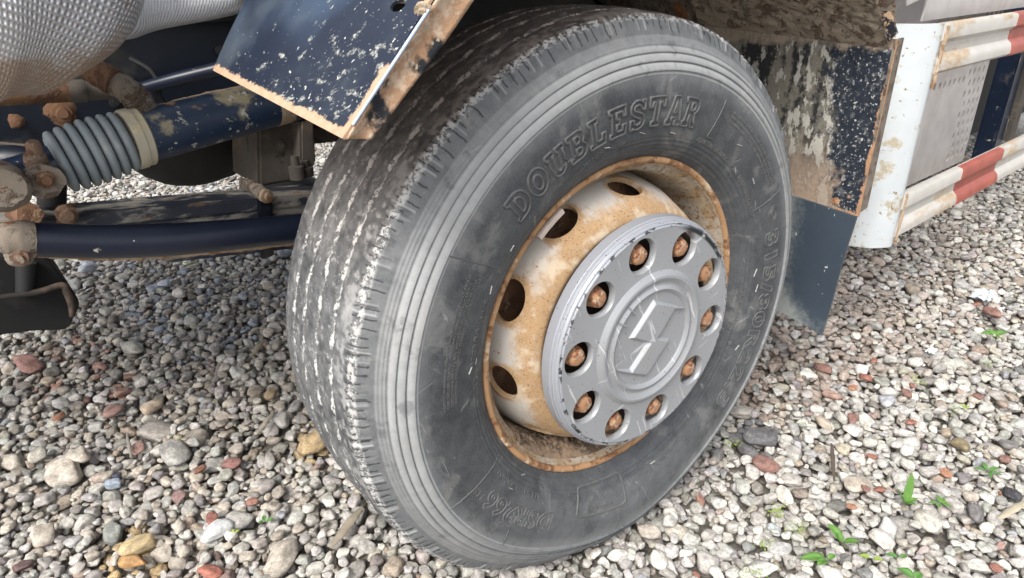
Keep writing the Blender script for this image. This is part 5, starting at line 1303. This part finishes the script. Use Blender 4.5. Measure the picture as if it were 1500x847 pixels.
for (u, v, px, lab) in ((247, 497 - 2, 14, 'small bright bluish white pebble in the shade beneath the drag link'), (240, 415, 20, 'pale blue pebble lying in shade under the drag link, rightmost of the two'), (127, 395, 22, 'pale blue grey pebble in shade near the black bracket'), (96, 497, 12, 'tiny white pebble in the dark shade at the left')):
    thing_stone(u, v, px, (.50, .54, .62), 'pale_pebble', lab, 'stone', 'pale pebbles in the shade', ez=.6)

def stick(p0, p1, r, col, label):
    a = pix(*p0, 2, .022); b = pix(*p1, 2, .016); q = M_('weathered_wood'); d = (b - a)
    n = q.noise(60, 5, .7, q.vec((1, 1, 1))); c_ = q.mix(n, tuple(x * .55 for x in col), tuple(min(1, x * 1.3) for x in col)); q.bump(n, .8, .002); m_ = q.done(c_, .9)
    o = tube('wood_stick', [a, a.lerp(b, .35) + Vector((0, 0, .003)), a.lerp(b, .7), b], [r * .5, r, r * .9, r * .35], m_, None, seg=9, rough=.18, n=8, squash=.5)
    tag(o, label, 'stick'); return o
stick((530, 745), (484, 802), .011, (.30, .26, .20), 'weathered brown wood splinter at the foot of the tyre, lower left')
stick((400, 606), (376, 636), .007, (.42, .37, .30), 'short grey wood splinter lying in gravel left of the tyre')
stick((387, 500), (368, 522), .008, (.30, .25, .18), 'small brown wood chip in the shade left of the tyre tread')
stick((186, 636), (192, 670), .004, (.30, .28, .24), 'thin dark twig upright among the stones at left')
stick((1218, 650), (1222, 705), .005, (.10, .08, .06), 'dark narrow twig standing between pale stones right of the tyre')
stick((1505, 735), (1462, 760), .008, (.42, .38, .28), 'pale dry stick at the right edge of the gravel')
def crumple(u, v, px, col, label, nm, cat, seed, rough_=.4, metal=0.):
    p = pix(u, v, 2, .018); s = px / 2 / F * (p - Vector(CW)).length; r_ = np.random.RandomState(seed); g = 9; V = []; Fc = []
    for i in range(g):
        for j in range(g):
            u_, v_ = i / (g - 1) - .5, j / (g - 1) - .5
            V.append((p.x + 2 * s * u_ + r_.normal(0, s * .06), p.y + 1.2 * s * v_ + r_.normal(0, s * .06), p.z + r_.uniform(0, s * .45) * (1 - 1.5 * (u_ * u_ + v_ * v_))))
    Fc = [(i * g + j, (i + 1) * g + j, (i + 1) * g + j + 1, i * g + j + 1) for i in range(g - 1) for j in range(g - 1)]
    q = M_(nm + '_sheet'); m_ = q.done(col, rough_, metal); o = mesh_obj(nm, V, Fc, m_, None, False); add_mod(o, 'SOLIDIFY', thickness=.0006); apply_mods(o); tag(o, label, cat)
crumple(1441, 433, 34, (.66, .70, .74), 'crumpled white foil scrap above the two leaved seedling', 'foil_scrap', 'litter', 3, .35, .3)
crumple(1365, 514, 16, (.78, .78, .77), 'small torn white paper scrap on the sunlit gravel', 'paper_scrap', 'litter', 4)

# ------------------------------------------------------------------ weeds
def leaf_mat(name, c):
    q = M_(name); n = q.noise(80, 3); col = q.mix(n, tuple(x * .75 for x in c), tuple(x * 1.25 for x in c)); q.bump(n, .3, .001); q.done(col, .5)
    q.b.inputs['Subsurface Weight'].default_value = .0; q.b.inputs['Transmission Weight'].default_value = 0; return q.m
G1 = leaf_mat('bright_green_leaf', (.105, .225, .045)); G2 = leaf_mat('mid_green_leaf', (.085, .20, .045)); G3 = leaf_mat('yellow_green_leaf', (.24, .34, .05))
def leaf_blade(name, base, direction, length, width, mat, parent, droop=.3, fold=.25, lobe=0):
    d = Vector(direction).normalized(); side = d.cross(Vector((0, 0, 1)))
    side = side.normalized() if side.length > .05 else Vector((1, 0, 0)); V = []; Fc = []; n_ = 10
    for i in range(n_ + 1):
        t = i / n_; w_ = width * (math.sin(PI * min(1, t ** .8 * .97 + .03)) ** .75) * (1 + lobe * math.sin(t * 17)); c = base + d * length * t + Vector((0, 0, -droop * length * t * t))
        up_ = side.cross(d).normalized()
        for k in (-1, -.5, 0, .5, 1): V.append(c + side * w_ * k * .5 + up_ * abs(k) * w_ * fold)
    for i in range(n_):
        for k in range(4): Fc.append((i * 5 + k, i * 5 + k + 1, (i + 1) * 5 + k + 1, (i + 1) * 5 + k))
    o = mesh_obj(name, V, Fc, mat, None); add_mod(o, 'SOLIDIFY', thickness=.0004); apply_mods(o); o.parent = parent
    o.matrix_parent_inverse = Matrix.Translation(-parent.location); return o
def weed(u, v, leaves, mat, label, z=.012, stem=.0):
    p = pix(u, v, 2, z); e = bpy.data.objects.new('weed', None); C.objects.link(e); e.location = p; tag(e, label, 'weed', 'small green weeds in the gravel')
    for (dx, dy, dz, L, Wd, dr) in leaves: leaf_blade('leaf', p + Vector((dx, dy, 0)) * .004 + Vector((0, 0, stem)), (dx, dy, dz), L, Wd, mat, e, dr)
    if stem:
        o = tube('stem', [p, p + Vector((.002, 0, stem * .5)), p + Vector((0, 0, stem))], [.0012, .0012, .001], mat, None, seg=6); o.parent = e; o.matrix_parent_inverse = Matrix.Translation(-p)
    return e
# image right is world (+x, -y); image up is (+x, +y)
RT = Vector((.76, -.65)); UP = Vector((.64, .77))
def lv(r, u, z, L, W_, dr=.25):
    d = RT * r + UP * u; return (d.x, d.y, z, L, W_, dr)
weed(1454, 500, [lv(-1, .15, .35, .040, .021), lv(1, .2, .35, .044, .024), lv(-.2, 1, .55, .030, .018), lv(.2, -.8, .25, .018, .010)], G1, 'two leaved green seedling with round leaves near the right edge', stem=.02)
weed(1326, 738, [lv(.05, .15, 1, .075, .017, .0), lv(-.5, .1, 1, .048, .014, .1), lv(.9, .2, .6, .030, .011), lv(.3, -.4, .5, .025, .010)], G1, 'tall pointed green blade rising from the pale stones at the lower right')
weed(1378, 738, [lv(1, .2, .3, .024, .008), lv(-1, .1, .3, .022, .008), lv(.2, 1, .4, .024, .008), lv(.7, -.5, .3, .020, .007), lv(-.6, -.6, .3, .018, .007), lv(.7, .7, .4, .02, .007)], G1, 'little star shaped weed just right of the tall green blade')
weed(1447, 690, [lv(1, .3, .3, .030, .010), lv(-1, .3, .3, .028, .010), lv(.1, 1, .4, .026, .010), lv(.8, -.6, .3, .024, .009), lv(-.3, -.9, .3, .024, .009)], G2, 'spreading small leafy weed right of the orange red chip')
weed(1212, 820, [lv(-1, .05, .25, .050, .022), lv(-.5, -.3, .2, .030, .016), lv(.7, .35, .35, .020, .012), lv(-.9, .35, .3, .030, .014)], G1, 'broad flat green leaves at the lower right near the bottom edge')
weed(1234, 795, [lv(-.4, .9, .7, .045, .020), lv(.5, -.25, .5, .034, .016), lv(-.3, .5, 1, .024, .014)], G1, 'upright pair of broad leaves under the flat orange chip')
weed(1277, 818, [lv(-1, .3, .3, .020, .011), lv(.6, -.3, .3, .018, .010)], G3, 'tiny yellow green leaf pair between pale stones near the bottom')
weed(1318, 818, [lv(-.9, .4, .3, .022, .012), lv(.7, .3, .2, .016, .010)], G2, 'small drooping green leaf right of the yellow green pair')
weed(1340, 848, [lv(-.6, .6, .3, .030, .020), lv(.6, .4, .3, .020, .016)], G2, 'rounded dark green leaf at the bottom edge on the right')
weed(388, 765, [lv(.8, .3, .4, .018, .010), lv(-.4, .9, .5, .016, .009), lv(-.7, -.2, .4, .012, .008)], G2, 'tiny clover like sprout left of the tyre foot')
weed(342, 782, [lv(.7, .5, .5, .012, .006), lv(-.4, .6, .5, .010, .006)], G3, 'smallest sprout beside the white oval stone')
weed(272, 462, [lv(1, .3, .3, .020, .008), lv(-.9, .4, .3, .018, .008)], G2, 'thin leafed sprout in the shade under the drag link')
weed(276, 386, [lv(1, .2, .2, .034, .007), lv(-1, .2, .25, .030, .006), lv(.1, -.8, .2, .022, .006)], G3, 'light green grass tuft just below the drag link')
weed(1135, 752, [lv(.7, .5, .3, .010, .004), lv(-.8, .4, .3, .012, .004), lv(0, 1, .4, .012, .004), lv(.4, -.7, .3, .010, .004)], G3, 'tiny mossy tuft between stones right of the tyre foot')
weed(1415, 600, [lv(.2, 1, .7, .020, .004), lv(-.5, .6, .6, .018, .004), lv(.7, .5, .6, .018, .004)], G3, 'sparse yellow green grass wisps left of the lone dark red chip')
def moss(pts_, label):
    bm = bmesh.new()
    for (u, v, w_) in pts_:
        for _ in range(int(w_ * 9)):
            p = pix(u + R2.normal(0, w_), v + R2.normal(0, w_ * .7), 2, .006 + R2.uniform(-.004, .008)); a = R2.uniform(0, 2 * PI); s = R2.uniform(.0018, .004)
            q1 = bm.verts.new(p); q2 = bm.verts.new(p + Vector((math.cos(a), math.sin(a), .5)) * s); q3 = bm.verts.new(p + Vector((math.cos(a + 1.2), math.sin(a + 1.2), .9)) * s); bm.faces.new((q1, q2, q3))
    o = bm_obj('moss', bm, G3, None, False); tag(o, label, 'moss', kind='stuff')
moss([(1140, 750, 9), (1168, 775, 8), (1100, 840, 10), (1120, 800, 6), (1400, 600, 7), (1345, 560, 6), (1450, 535, 6), (1075, 650, 6)], 'patchy yellow green moss between the stones')
